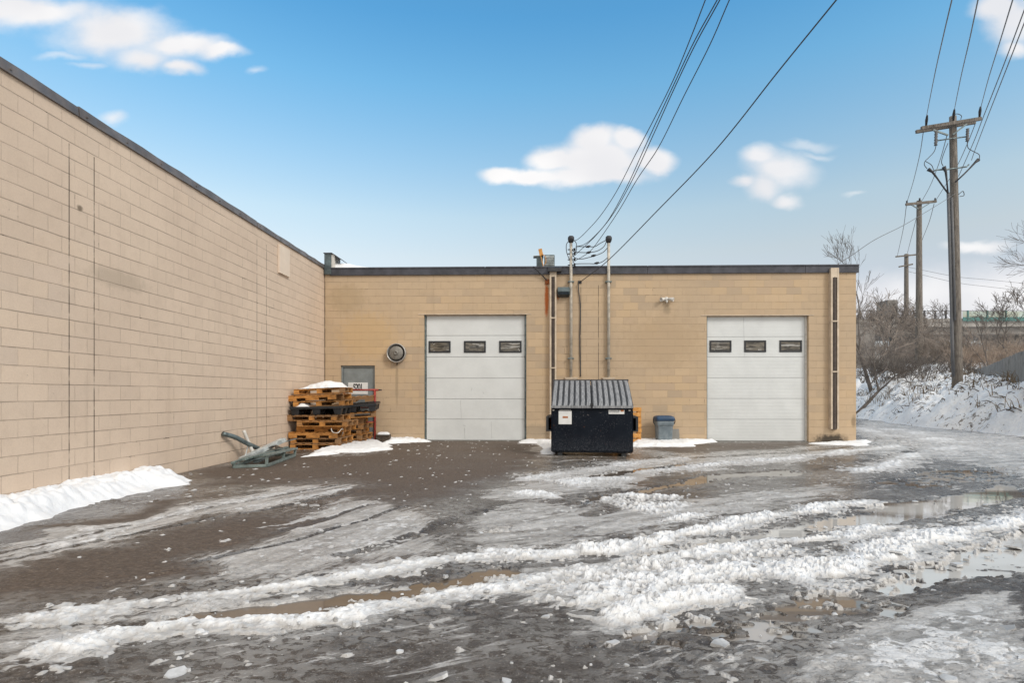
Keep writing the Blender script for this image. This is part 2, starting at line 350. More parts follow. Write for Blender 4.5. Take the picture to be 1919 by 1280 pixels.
def bank_mat():
    t = NT('snow bank with dead growth')
    c = t.mix(t.ramp(t.noise(3, 6, .65), .3, .7), (.80, .82, .85), (.90, .91, .92))
    n = t.noise(5.5, 8, .74, t.scaled((1, 1, .6)), .6); k = t.ramp(t.noise(.45, 4, .6), .32, .62, -.07, .055)
    m = t.ramp(t.math('ADD', n, k), .59, .625)
    c = t.mix(t.math('MULTIPLY', m, .9), c, t.mix(t.noise(17, 4), (.20, .155, .115), (.11, .085, .066)))
    return t.done(c, .7, 0, t.bump(t.noise(8, 7, .7), .8, .10), .2)
M['bank'] = bank_mat()
def ground_mat():
    t = NT('wet asphalt with ice')
    ice, dry, wet = t.attr('ice'), t.attr('dry'), t.attr('wet')
    agg = t.voro(85, out='Color'); bw = t.n.new('ShaderNodeRGBToBW'); t.l.new(agg, bw.inputs[0])
    n1 = t.noise(1.3, 5, .6); n2 = t.noise(22, 6, .7)
    asp = t.mix(t.ramp(n1, .3, .7), (.050, .038, .030), (.088, .068, .054))
    asp = t.mix(t.math('MULTIPLY', t.ramp(bw.outputs[0], .62, .92), .55), asp, (.20, .165, .135))
    asp = t.mix(t.math('MULTIPLY', t.ramp(t.noise(130, 3, .8), .60, .70), .7), asp, (.34, .30, .26))
    dryc = t.mix(t.ramp(n2, .35, .7), (.080, .055, .038), (.138, .098, .070))
    dryc = t.mix(t.math('MULTIPLY', t.ramp(bw.outputs[0], .66, .9), .5), dryc, (.26, .20, .15))
    asp = t.mix(dry, t.mix(.25, asp, (.02, .016, .013)), dryc)
    def along(deg, sx, sy):
        mp = t.n.new('ShaderNodeMapping'); mp.inputs['Rotation'].default_value = (0, 0, R(-deg)); t.l.new(t.tc.outputs['Object'], mp.inputs[0])
        mp2 = t.n.new('ShaderNodeMapping'); mp2.inputs['Scale'].default_value = (sx, sy, 1); t.l.new(mp.outputs[0], mp2.inputs[0]); return mp2.outputs[0]
    left = t.attr('left')
    def dual(scale, det, ro, sx, sy, dist):
        n = t.n.new('ShaderNodeMix'); n.data_type = 'FLOAT'
        t.l.new(left, n.inputs[0]); t.l.new(t.noise(scale, det, ro, along(26, sx, sy), dist), n.inputs[2]); t.l.new(t.noise(scale, det, ro, along(66, sx, sy*1.2), dist), n.inputs[3]); return n.outputs[0]
    streak = dual(2.4, 8, .68, .40, 2.2, .4)
    scal = t.noise(17, 9, .66, t.scaled((.75, 1.1, 1)), .5)           # scaly half-melted ice film
    plate = t.ramp(scal, .445, .485)
    film = t.math('MULTIPLY', plate, t.math('SUBTRACT', .80, t.math('MULTIPLY', dry, .95)))
    asp = t.mix(t.math('MULTIPLY', film, t.ramp(t.noise(.8, 5, .65), .38, .60, .08, 1)), asp, t.mix(streak, (.17, .16, .148), (.42, .405, .385)))
    icec = t.mix(t.ramp(streak, .3, .68), (.25, .235, .22), (.62, .605, .59))
    icec = t.mix(t.math('MULTIPLY', t.ramp(t.noise(40, 6, .75), .5, .68), .45), icec, (.20, .18, .16))
    e = t.math('ADD', ice, t.math('MULTIPLY', t.math('SUBTRACT', dual(5, 10, .76, .5, 2.0, .4), .5), 1.9))
    e = t.math('ADD', e, t.math('MULTIPLY', t.math('SUBTRACT', streak, .5), 1.0))
    e = t.math('SUBTRACT', e, t.math('MULTIPLY', dry, .32))
    im = t.ramp(e, .40, .64)
    col = t.mix(im, asp, icec)
    hard = t.math('MULTIPLY', t.ramp(t.math('ADD', dual(7, 10, .74, .6, 1.6, .4), t.math('MULTIPLY', ice, .06)), .605, .635), t.ramp(ice, .35, .8))
    col = t.mix(t.math('MULTIPLY', hard, .85), col, (.72, .72, .715))
    h2 = t.math('ADD', t.noise(6.5, 11, .66, t.scaled((.8, 1.1, 1)), .3), t.math('MULTIPLY', t.math('SUBTRACT', ice, .9), .30))
    hard2 = t.math('MULTIPLY', t.ramp(h2, .53, .555), t.ramp(ice, .8, 1.0))
    col = t.mix(t.math('MULTIPLY', t.ramp(ice, .8, 1.0), .55), col, t.mix(plate, (.16, .15, .14), (.34, .33, .32)))
    col = t.mix(t.math('MULTIPLY', hard2, .92), col, (.76, .76, .765))         # crusts of whiter frozen snow
    frag = t.math('MULTIPLY', t.ramp(t.noise(38, 5, .7, t.scaled((.7, 1.1, 1)), .4), .635, .68), t.math('SUBTRACT', t.ramp(t.noise(2, 3), .35, .6, .25, 1), t.math('MULTIPLY', dry, 1.3), True))
    col = t.mix(t.math('MULTIPLY', frag, .8), col, (.60, .59, .58))
    speck = t.ramp(t.noise(95, 2, .6), .69, .73)
    col = t.mix(t.math('MULTIPLY', speck, t.math('SUBTRACT', .8, t.math('MULTIPLY', dry, .35))), col, (.55, .53, .50))
    r = t.mix(dry, (.20, .20, .20), (.8, .8, .8)); r = t.mix(im, r, (.34, .34, .34)); r = t.mix(wet, r, (.09, .09, .09))
    rb = t.n.new('ShaderNodeRGBToBW'); t.l.new(r, rb.inputs[0])
    nb = t.bump(t.math('ADD', scal, t.math('MULTIPLY', plate, .25)), .8, .022)
    nb = t.bump(t.noise(34, 7, .72), .6, .012, nb)
    nb = t.bump(t.noise(160, 3, .8), .45, .006, nb)
    return t.done(col, rb.outputs[0], 0, nb, .6)
M['ground'] = ground_mat()
def water_mat():
    t = NT('muddy melt water')
    c = t.mix(t.ramp(t.noise(1.1, 4), .35, .7), (.10, .074, .053), (.15, .116, .088))
    c = t.mix(t.attr('milk_refl'), c, (.55, .535, .51))  # pale mix paints bright sky reflection into the milky water colour
    return t.done(c, .025, 0, t.bump(t.noise(3.5, 2, .5, t.scaled((.5, 2, 1))), .02, .02), .5, 1.7)
M['water'] = water_mat()
def pane_mat():
    t = NT('dark garage window glass')
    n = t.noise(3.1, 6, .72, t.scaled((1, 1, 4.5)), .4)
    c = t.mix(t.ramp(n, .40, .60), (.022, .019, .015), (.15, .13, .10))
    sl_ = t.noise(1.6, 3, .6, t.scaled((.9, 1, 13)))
    c = t.mix(t.ramp(sl_, .58, .61), c, (.34, .33, .31))  # pale strips: blinds and reflection painted into the glass colour
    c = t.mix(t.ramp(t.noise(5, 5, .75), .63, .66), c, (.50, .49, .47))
    return t.done(c, .07, 0, None, .6)
M['pane'] = pane_mat()
M['far_ground'] = simple('far snowy ground', (.42, .41, .40), .95, 0, .3, .08, 0)

# ------------------------------------------------------------------ builders
def tag(o, label=None, cat=None, group=None, kind=None):
    if label: o['label'] = label
    if cat: o['category'] = cat
    if group: o['group'] = group
    if kind: o['kind'] = kind
    return o
def thing(name, label, cat, loc=(0, 0, 0), rot=(0, 0, 0), group=None):
    o = bpy.data.objects.new(name, None); C.objects.link(o); o.location = loc; o.rotation_euler = rot
    o.empty_display_size = .2
    return tag(o, label, cat, group)
class MB:
    def __init__(s): s.v, s.f, s.mi = [], [], []; s.cur = 0
    def add(s, vs, fs):
        b = len(s.v); s.v.extend([tuple(v) for v in vs]); s.f.extend([tuple(b+i for i in f) for f in fs]); s.mi.extend([s.cur]*len(fs)); return s
    def box(s, x0, x1, y0, y1, z0, z1, mat=None):
        vs = [Vector(p) for p in ((x0,y0,z0),(x1,y0,z0),(x1,y1,z0),(x0,y1,z0),(x0,y0,z1),(x1,y0,z1),(x1,y1,z1),(x0,y1,z1))]
        if mat is not None: vs = [mat @ v for v in vs]
        return s.add(vs, [(0,3,2,1),(4,5,6,7),(0,1,5,4),(1,2,6,5),(2,3,7,6),(3,0,4,7)])
    def beam(s, a, b, wx, wz, up=(0, 0, 1)):
        a, b = Vector(a), Vector(b); d = b-a; L = d.length; d.normalize(); up = Vector(up)
        r = d.cross(up)
        if r.length < 1e-4: r = d.cross(Vector((1, 0, 0)))
        r.normalize(); u = r.cross(d)
        mt = Matrix((( r.x, d.x, u.x, a.x), (r.y, d.y, u.y, a.y), (r.z, d.z, u.z, a.z), (0, 0, 0, 1)))
        return s.box(-wx/2, wx/2, 0, L, -wz/2, wz/2, mt)
    def tube(s, pts, rad, n=6, caps=True):
        pts = [Vector(p) for p in pts]; k = len(pts)
        if isinstance(rad, (int, float)): rad = [rad]*k
        ref = None; vs = []; fs = []
        for i, p in enumerate(pts):
            d = (pts[min(i+1, k-1)]-pts[max(i-1, 0)])
            if d.length < 1e-9: d = Vector((0, 0, 1))
            d.normalize()
            if ref is None: ref = d.orthogonal()
            ref = (ref-d*ref.dot(d))
            if ref.length < 1e-5: ref = d.orthogonal()
            ref.normalize(); b = d.cross(ref)
            for j in range(n):
                a = 2*math.pi*j/n; vs.append(p+(ref*math.cos(a)+b*math.sin(a))*rad[i])
        for i in range(k-1):
            for j in range(n):
                fs.append((i*n+j, i*n+(j+1) % n, (i+1)*n+(j+1) % n, (i+1)*n+j))
        if caps: fs.append(tuple(range(n-1, -1, -1))); fs.append(tuple((k-1)*n+j for j in range(n)))
        return s.add(vs, fs)
    def lathe(s, prof, n=24, mat=None):
        """prof: list of (r, z) turned round Z"""
        vs, fs = [], []
        for r, z in prof:
            for j in range(n):
                a = 2*math.pi*j/n; v = Vector((r*math.cos(a), r*math.sin(a), z)); vs.append(mat @ v if mat is not None else v)
        for i in range(len(prof)-1):
            for j in range(n): fs.append((i*n+j, i*n+(j+1) % n, (i+1)*n+(j+1) % n, (i+1)*n+j))
        return s.add(vs, fs)
    def prism(s, poly, x0, x1):
        """poly in (y, z), extruded along x"""
        k = len(poly); vs = [(x0, y, z) for y, z in poly]+[(x1, y, z) for y, z in poly]
        fs = [tuple(range(k)), tuple(range(2*k-1, k-1, -1))]+[(i, i+k, (i+1) % k+k, (i+1) % k) for i in range(k)]
        return s.add(vs, fs)
    def build(s, name, mat, parent=None, smooth=False, world=False, bevel=0, loc=None):
        me = bpy.data.meshes.new(name); me.from_pydata(s.v, [], s.f); me.update()
        mats = mat if isinstance(mat, (list, tuple)) else [mat]
        for m in mats: me.materials.append(m)
        if len(mats) > 1: me.polygons.foreach_set('material_index', s.mi)
        bm = bmesh.new(); bm.from_mesh(me); bmesh.ops.recalc_face_normals(bm, faces=bm.faces); bm.to_mesh(me); bm.free()
        if smooth: me.polygons.foreach_set('use_smooth', [True]*len(me.polygons))
        o = bpy.data.objects.new(name, me); C.objects.link(o)
        if parent is not None:
            o.parent = parent
            if world: o.location = -parent.location
        if loc is not None: o.location = loc
        if bevel:
            b = o.modifiers.new('bevel', 'BEVEL'); b.width = bevel; b.segments = 2; b.limit_method = 'ANGLE'
        return o
def copy_thing(root, loc, rot, label, group=None):
    r = root.copy(); C.objects.link(r); r.location = loc; r.rotation_euler = rot; r['label'] = label
    if group: r['group'] = group
    for ch in list(root.children):
        c = ch.copy(); C.objects.link(c); c.parent = r
        for g in ch.children:
            d = g.copy(); C.objects.link(d); d.parent = c
    return r

# ------------------------------------------------------------------ numpy noise
def _h(ix, iy, s):
    ix, iy = np.asarray(ix), np.asarray(iy)
    h = (ix.astype(np.int64)*374761393 + iy.astype(np.int64)*668265263 + s*974634777) & 0xffffffff
    h = ((h ^ (h >> 13))*1274126177) & 0xffffffff
    return ((h ^ (h >> 16)) & 0xffffff)/float(0xffffff)
def vn(x, y, s=0):
    ix, iy = np.floor(x), np.floor(y); fx, fy = x-ix, y-iy
    fx = fx*fx*(3-2*fx); fy = fy*fy*(3-2*fy)
    a, b, c, d = _h(ix, iy, s), _h(ix+1, iy, s), _h(ix, iy+1, s), _h(ix+1, iy+1, s)
    return (a*(1-fx)+b*fx)*(1-fy)+(c*(1-fx)+d*fx)*fy
def fbm(x, y, s=0, o=4, g=.5):
    v, a, t = 0, 1, 0
    for i in range(o):
        v = v+a*vn(x*2**i+17.3*i, y*2**i-9.1*i, s+i); t += a; a *= g
    return v/t
def worley(x, y, s=0):
    ix, iy = np.floor(x), np.floor(y); best = np.full(x.shape, 9.0)
    for i in (-1, 0, 1):
        for j in (-1, 0, 1):
            cx, cy = ix+i, iy+j
            dx_ = cx+_h(cx, cy, s)-x; dy_ = cy+_h(cx, cy, s+7)-y
            best = np.minimum(best, dx_*dx_+dy_*dy_)
    return np.sqrt(best)
def cells(x, y, s=0):
    """random value of the nearest scattered point (broken plates) and the distance to it"""
    ix, iy = np.floor(x), np.floor(y); best = np.full(x.shape, 9.0); val = np.zeros(x.shape)
    for i in (-1, 0, 1):
        for j in (-1, 0, 1):
            cx, cy = ix+i, iy+j
            q = (cx+_h(cx, cy, s)-x)**2+(cy+_h(cx, cy, s+7)-y)**2
            m = q < best; best = np.where(m, q, best); val = np.where(m, _h(cx, cy, s+13), val)
    return val, np.sqrt(best)
def sstep(v, a, b):
    t = np.clip((v-a)/(b-a), 0, 1); return t*t*(3-2*t)
def seg_dist(X, Y, pts, close=False):
    """distance to a polyline, signed positive inside when closed; also the parameter along it"""
    d2 = np.full(X.shape, 1e9); par = np.zeros(X.shape); inside = np.zeros(X.shape, bool)
    n = len(pts); L = 0; rng = range(n if close else n-1)
    for i in rng:
        ax, ay = pts[i][:2]; bx, by = pts[(i+1) % n][:2]
        ex, ey = bx-ax, by-ay; l2 = ex*ex+ey*ey
        t = np.clip(((X-ax)*ex+(Y-ay)*ey)/l2, 0, 1)
        q = (X-ax-t*ex)**2+(Y-ay-t*ey)**2
        m = q < d2; d2 = np.where(m, q, d2); par = np.where(m, L+t*math.sqrt(l2), par); L += math.sqrt(l2)
        if close and ay != by:
            c = ((ay > Y) != (by > Y)) & (X < (bx-ax)*(Y-ay)/(by-ay)+ax); inside ^= c
    d = np.sqrt(d2)
    return (np.where(inside, d, -d) if close else d), par, L
def G(pts): return [tuple(onG(*p).xy) for p in pts]

# ------------------------------------------------------------------ the yard as one sheet
def axis(parts):
    out = []
    for a, b, h in parts: out += list(np.arange(a, b-1e-6, h))
    return np.array(out+[parts[-1][1]])
xs = axis([(-5.78, -3.2, .02), (-3.2, 3.2, .012), (3.2, 7, .018), (7, 18.0, .034)])
yl = [.6]
while yl[-1] < 44: yl.append(yl[-1]+min(max(.0019*yl[-1]**1.6, .011), .12))
ys = np.array(yl)
GX, GY = np.meshgrid(xs, ys)
wx_ = (fbm(GX*.9, GY*2.2, 3, 4)-.5); wy_ = (fbm(GX*.9, GY*2.2, 11, 4)-.5)
fine = fbm(GX*6, GY*10, 21, 4)-.5
WX = GX+wx_*.55; WY = GY+wy_*.35+fine*.10*np.clip(GY/4, .5, 2)
def polymask(px, soft=.12):
    k = 1.0 if soft < .2 else 1.8
    d, _, _ = seg_dist(GX+(WX-GX)*k, GY+(WY-GY)*k, G(px), True); return sstep(d, -soft, soft)
S = np.zeros(GX.shape)
jx_, jy_ = fbm(GX*14, GY*14, 15, 3)-.5, fbm(GX*14, GY*14, 19, 3)-.5
ca, da = cells(GX/.07+jx_*.9, GY/.06+jy_*.9, 5); cb_, db = cells(GX/.032+jx_*.7+3, GY/.028+jy_*.7, 9)
crumb = .50*ca*(1-.6*da*da)+.50*cb_*(1-.6*db*db)           # broken plates of crusted snow of two sizes
lump = 1-da; lump2 = 1-db; ragg = fbm(GX*9, GY*11, 33, 4); big = fbm(GX*2.3, GY*2.3, 31, 4)
def ridge(px, wdt, hgt, ragged=1.0, seed=0):
    global S
    pts = G(px)
    d, par, L = seg_dist(WX, WY, pts)
    mod = .35+.75*vn(par*1.3, par*0+seed, 41)+.5*vn(par*4.1, par*0+seed+5, 44)
    end = sstep(par, 0, .4)*sstep(L-par, 0, .4)*.85+.15
    ww = wdt*(.6+.6*vn(par*2.3, par*0+seed*3.1, 43))*end
    prof = np.clip(1-(d/np.maximum(ww*.8, .02))**2, 0, 1)
    q = .74*hgt*mod*prof**.75*(.45+.95*crumb*ragged)*end*sstep(prof*1.3+ragg+.5*(mod-1), .60, .95)
    ap = np.clip(1-d/np.maximum(ww*2.1, .03), 0, 1)               # crumbs that rolled off the ridge
    q2 = (.006+.022*crumb)*min(1, hgt/.06)*sstep(ap*.95+ragg*1.1+.35*cb_, 1.02, 1.22)*end
    S = np.maximum(S, np.maximum(q, q2))
def field(px, hgt, cover=.5, soft=.2):
    global S
    m = polymask(px, soft)
    n = fbm(GX*3.1, GY*4.3, 57, 5)*.7+lump*.35
    q = hgt*m*sstep(n, cover-.06, cover+.22)*(.15+1.15*crumb)*sstep(m+ragg, .75, 1.0)
    S = np.maximum(S, q)
R1 = [(-60, 1178), (0, 1170), (109, 1155), (255, 1141), (401, 1122), (547, 1101), (600, 1092), (787, 1064), (930, 1036), (1050, 1038), (1162, 1025), (1219, 1019), (1331, 995), (1444, 969), (1575, 951), (1669, 935)]
R2 = [(-60, 1236), (36, 1219), (146, 1208), (292, 1185), (456, 1167), (583, 1154), (700, 1135), (862, 1107), (994, 1094), (1087, 1077), (1200, 1059), (1331, 1034), (1425, 1026), (1519, 1016), (1594, 1004), (1688, 985)]
ridge(R1, .150, .062, 1, 1); ridge(R2, .125, .052, 1, 2)
ridge([(558, 1079), (640, 1072), (720, 1062), (800, 1050)], .10, .05, 1, 3)
ridge([(975, 1141), (1087, 1119), (1200, 1100), (1300, 1079), (1400, 1062), (1500, 1048)], .17, .07, 1, 4)
ridge([(1042, 1152), (1099, 1168), (1162, 1150), (1300, 1119), (1331, 1113), (1372, 1100)], .19, .085, 1, 5)
ridge([(1380, 1088), (1500, 1069), (1594, 1055), (1706, 1025), (1819, 999), (1919, 980), (2050, 955)], .27, .075, 1, 6)
ridge([(1540, 1018), (1640, 1000), (1710, 985)], .16, .05, 1, 7)
ridge([(1219, 982), (1262, 975), (1344, 965)], .16, .06, 1, 8)
ridge([(952, 903), (1069, 886), (1160, 872), (1300, 857)], .30, .035, 1, 9)
ridge([(1031, 911), (1120, 900), (1200, 897)], .34, .055, 1, 10)
ridge([(945, 923), (1010, 925), (1087, 934)], .26, .055, 1, 11)
ridge([(1180, 888), (1241, 882), (1330, 874), (1406, 864), (1463, 861)], .30, .045, 1, 12)
ridge([(1430, 866), (1500, 856), (1594, 846), (1688, 836)], .28, .05, 1, 13)
ridge([(1605, 888), (1640, 880), (1669, 871), (1700, 858), (1725, 848)], .30, .05, 1, 14)
ridge([(1750, 846), (1790, 838), (1840, 846)], .6, .05, 1, 15)
ridge([(1640, 806), (1700, 806), (1760, 826), (1800, 832)], .8, .05, 1, 16)
ridge([(1610, 800), (1650, 815), (1720, 822)], .5, .04, 1, 17)
ridge([(0, 1046), (110, 1024), (219, 999), (300, 985)], .10, .025, 1, 18)
ridge([(0, 1031), (146, 1003), (260, 978), (365, 950), (576, 915)], .09, .022, 1, 19)
ridge([(385, 964), (500, 946), (693, 911)], .12, .022, 1, 20)
ridge([(437, 1000), (521, 985), (700, 935)], .06, .016, 1, 21)
ridge([(60, 1128), (150, 1115), (210, 1109)], .06, .02, 1, 22)
field([(1090, 1060), (1219, 1040), (1360, 1030), (1540, 1020), (1500, 1045), (1420, 1080), (1300, 1110), (1140, 1150), (1000, 1130)], .055, .42)
field([(1136, 942), (1190, 925), (1290, 930), (1260, 962), (1190, 962)], .05, .40, .15)
field([(860, 1130), (1000, 1100), (1080, 1130), (960, 1160), (880, 1155)], .04, .55)
field([(1240, 965), (1400, 915), (1560, 905), (1500, 930), (1340, 970)], .02, .62, .3)
field([(1830, 1170), (1919, 1120), (2000, 1300), (1500, 1300), (1700, 1215)], .022, .58, .15)
field([(1560, 1170), (1640, 1160), (1660, 1210), (1580, 1220)], .03, .52, .1)
field([(1270, 1240), (1330, 1200), (1420, 1230), (1330, 1290)], .025, .60, .1)
field([(1610, 790), (1900, 815), (2200, 850), (1900, 860), (1700, 850), (1620, 830)], .03, .50, .6)
field([(0, 1010), (400, 940), (690, 905), (640, 935), (300, 1000), (0, 1060)], .012, .66, .2)
field([(590, 1000), (730, 930), (800, 960), (700, 1040), (560, 1075)], .012, .60, .2)
# traffic-made wheel tracks run through the ice
def track(px, wdt):
    d, _, _ = seg_dist(GX+wx_*.2, GY+wy_*.12, G(px)); return 1-sstep(d, wdt*.6, wdt)
# puddles
P = np.zeros(GX.shape)
MILK_REFL = np.zeros(GX.shape)  # share of painted sky reflection in each puddle's milky colour
FLK = np.zeros(GX.shape)
for px, soft, refl, fk in [
    ([(240, 1172), (292, 1164), (401, 1148), (547, 1129), (600, 1122), (787, 1092), (930, 1066), (985, 1062), (1000, 1084), (862, 1101), (700, 1128), (583, 1146), (456, 1160), (292, 1177), (240, 1186)], .06, 0.05, 0.00),
    ([(1200, 1048), (1219, 1036), (1350, 1014), (1480, 985), (1600, 962), (1620, 952), (1650, 944), (1700, 938), (1800, 926), (1890, 905), (1919, 925), (1860, 945), (1760, 962), (1690, 975), (1600, 990), (1480, 1010), (1350, 1026), (1250, 1046)], .07, 0.90, 0.00),
    ([(1620, 1085), (1690, 1062), (1760, 1045), (1830, 1030), (1919, 1000), (2060, 975), (2060, 1060), (1919, 1072), (1850, 1078), (1790, 1082), (1700, 1108), (1640, 1112)], .06, 1.00, 0.06),
    ([(1370, 1150), (1440, 1115), (1530, 1105), (1610, 1122), (1590, 1145), (1500, 1162), (1400, 1165)], .07, 0.12, 0.12),
    ([(1610, 1150), (1640, 1118), (1690, 1130), (1660, 1160)], .06, 0.70, 0.20),
    ([(1060, 1215), (1140, 1185), (1300, 1172), (1470, 1165), (1540, 1180), (1430, 1215), (1250, 1225)], .1, 0.50, 0.40),
    ([(1035, 905), (1090, 892), (1200, 876), (1290, 868), (1300, 873), (1200, 884), (1100, 900), (1050, 910)], .1, 0.05, 0.00),
    ([(1087, 946), (1130, 930), (1210, 912), (1320, 890), (1480, 878), (1500, 886), (1330, 902), (1230, 920), (1150, 940)], .12, 0.10, 0.00),
    ([(1650, 905), (1720, 885), (1850, 870), (1930, 875), (1900, 900), (1740, 915)], .2, 0.70, 0.12),
    ([(880, 1000), (930, 985), (1000, 983), (970, 996)], .06, 0.40, 0.20),
]:
    pm = polymask(px, soft); MILK_REFL = np.where(pm > P, refl, MILK_REFL); FLK = np.where(pm > P, fk, FLK); P = np.maximum(P, pm)
flk = 1-worley(GX/.13, GY/.09, 77)
P = P*(1-sstep(S, .012, .03))
plates = fbm(GX*8+jx_*.8, GY*19+jy_*.8, 81, 5)
Pz = sstep(P, .25, .75)-1.0*sstep(plates, .60-.22*FLK, .66-.22*FLK)*(1-sstep(P, .85, 1.0)*.8*(FLK < .1))
# ice film and dry asphalt
ICE = .30+.45*(fbm(GX*.8, GY*1.6, 45, 4)-.5)
for px, a, soft in [
    ([(470, 1030), (521, 993), (600, 955), (700, 924), (760, 935), (800, 965), (770, 1005), (830, 1040), (700, 1062), (547, 1078), (328, 1096), (190, 1116), (300, 1078), (400, 1052)], .88, .55),
    ([(0, 1020), (200, 975), (365, 940), (560, 905), (693, 908), (560, 940), (380, 975), (200, 1030), (0, 1085)], .8, .4),
    ([(840, 1010), (900, 960), (1000, 940), (1200, 950), (1400, 920), (1600, 905), (1640, 920), (1500, 950), (1300, 985), (1100, 1025), (950, 1030)], .72, .4),
    ([(900, 930), (1000, 895), (1300, 850), (1480, 848), (1600, 840), (1480, 868), (1250, 890), (1120, 925), (1000, 945)], .7, .3),
    ([(-40, 1185), (300, 1145), (700, 1095), (1050, 1055), (1350, 1010), (1600, 960), (1690, 990), (1350, 1060), (1100, 1130), (700, 1150), (300, 1195), (0, 1240)], .62, .2),
    ([(1600, 1190), (1720, 1140), (1919, 1090), (2100, 1300), (1480, 1300)], 1.0, .3), ([(1750, 1190), (1919, 1120), (2000, 1300), (1650, 1300)], 1.25, .3),
    ([(1100, 1150), (1500, 1060), (1700, 1040), (1650, 1120), (1500, 1180), (1200, 1190)], .4, .3),
    ([(1610, 785), (1919, 822), (2400, 870), (2300, 960), (1919, 900), (1750, 860), (1690, 880), (1600, 842)], .72, .6),
    ([(-40, 1240), (500, 1180), (1000, 1160), (1400, 1200), (1400, 1320), (-40, 1320)], .30, .3),
    ([(1190, 826), (1500, 835), (1600, 840), (1480, 856), (1250, 855), (1190, 850)], .5, .25),
    ([(560, 850), (740, 838), (740, 850), (600, 862)], .6, .15), ([(990, 860), (1000, 830), (1042, 824), (1042, 858)], .6, .12),
]:
    ICE = np.maximum(ICE, a*polymask(px, soft))
trk = np.zeros(GX.shape)
for px, wd in [([(0, 1040), (219, 991), (400, 950), (640, 908)], .05), ([(0, 1056), (219, 1008), (420, 970), (693, 918)], .05), ([(420, 1022), (521, 1000), (700, 945)], .06), ([(200, 1100), (370, 1058), (560, 1012), (760, 950)], .05),
               ([(640, 1040), (760, 1005), (900, 960)], .12), ([(1100, 965), (1250, 930), (1480, 890), (1650, 862), (1720, 840), (1660, 812)], .14), ([(1240, 862), (1450, 850), (1600, 838), (1650, 820)], .10)]:
    trk = np.maximum(trk, track(px, wd))
ICE = np.clip(ICE*(1-.85*trk)+.45*sstep(S, .0, .012), 0, 1.25)
DRY = np.zeros(GX.shape)
for px, a, soft in [
    ([(360, 890), (430, 868), (560, 850), (800, 824), (990, 826), (1040, 850), (980, 880), (900, 925), (760, 950), (640, 900), (400, 910)], 1.0, .5),
    ([(0, 1130), (0, 1068), (200, 1030), (330, 1000), (500, 965), (560, 985), (430, 1035), (300, 1080), (150, 1115)], 1.0, .25),
    ([(60, 1000), (260, 950), (400, 925), (330, 950), (200, 985)], .9, .2), ([(1200, 842), (1330, 830), (1520, 830), (1500, 840), (1300, 850)], .8, .25)]:
    DRY = np.maximum(DRY, a*polymask(px, soft))
DRY *= (1-P)*(1-.6*ICE)
ICE *= 1-.55*DRY*(ICE < .6)
WET = np.clip(.75-.9*DRY-.5*ICE, 0, 1)*sstep(fbm(GX*1.4, GY*2.6, 91, 4), .40, .62)
GZ = (fbm(GX*2, GY*3, 61, 4)-.5)*.010+(fbm(GX*14, GY*18, 63, 3)-.5)*.006+.010*ICE*fbm(GX*7, GY*9, 65, 3)
GZ += .010*sstep(flk, .45, .75)*sstep(fbm(GX*1.3, GY*2, 67, 3), .45, .62)*(1-DRY)*(GY < 7)
GZ = GZ-.030*np.clip(Pz, 0, 1)-.012*trk*(1-np.clip(Pz, 0, 1))

def grid_mesh(name, X, Y, Z, mat, keep=None, attrs=None, parent=None, smooth=True):
    ny, nx = X.shape
    idx = np.arange(ny*nx).reshape(ny, nx)
    q = np.stack([idx[:-1, :-1], idx[:-1, 1:], idx[1:, 1:], idx[1:, :-1]], -1).reshape(-1, 4)
    if keep is not None:
        k = keep.ravel(); q = q[k[q].any(1)]
    used = np.unique(q); remap = np.full(ny*nx, -1, np.int64); remap[used] = np.arange(len(used)); q = remap[q]
    me = bpy.data.meshes.new(name)
    me.vertices.add(len(used)); me.vertices.foreach_set('co', np.stack([X.ravel()[used], Y.ravel()[used], Z.ravel()[used]], -1).astype(np.float32).ravel())
    me.loops.add(q.size); me.loops.foreach_set('vertex_index', q.astype(np.int32).ravel())
    me.polygons.add(len(q)); me.polygons.foreach_set('loop_start', np.arange(0, q.size, 4, dtype=np.int32)); me.polygons.foreach_set('use_smooth', np.full(len(q), smooth))
    me.update(calc_edges=True)
    for n, a in (attrs or {}).items():
        at_ = me.attributes.new(n, 'FLOAT', 'POINT'); at_.data.foreach_set('value', a.ravel()[used].astype(np.float32))
    me.materials.append(mat)
    o = bpy.data.objects.new(name, me); C.objects.link(o)
    if parent: o.parent = parent
    return o
open_ = ~((GX < XR-.05) & (GY > DY+.4))
tag(grid_mesh('ground', GX, GY, GZ, M['ground'], open_, dict(ice=ICE, dry=DRY, wet=WET, left=sstep(-GX, -.2, 1.6)*sstep(GY, 3.2, 4.8))), 'wet icy asphalt yard with wheel tracks', 'ground', None, 'structure')
wk = (Pz > .02)
tag(grid_mesh('water', GX, GY, np.full(GX.shape, -.0135)+0*GX, M['water'], wk & open_, dict(milk_refl=MILK_REFL*sstep(fbm(GX*.9, GY*1.8, 47, 3)+.0*GX, .25, .6))), 'shallow muddy meltwater lying in the ruts', 'water', None, 'structure')
tag(grid_mesh('slush', GX, GY, S+np.minimum(GZ, 0)-.005, M['slush'], (S > .0035) & open_, dict(depth=S, tone=.55*ca+.45*cb_), None, False), 'dirty ridges of slush pushed up beside the wheel tracks', 'slush', None, 'stuff')

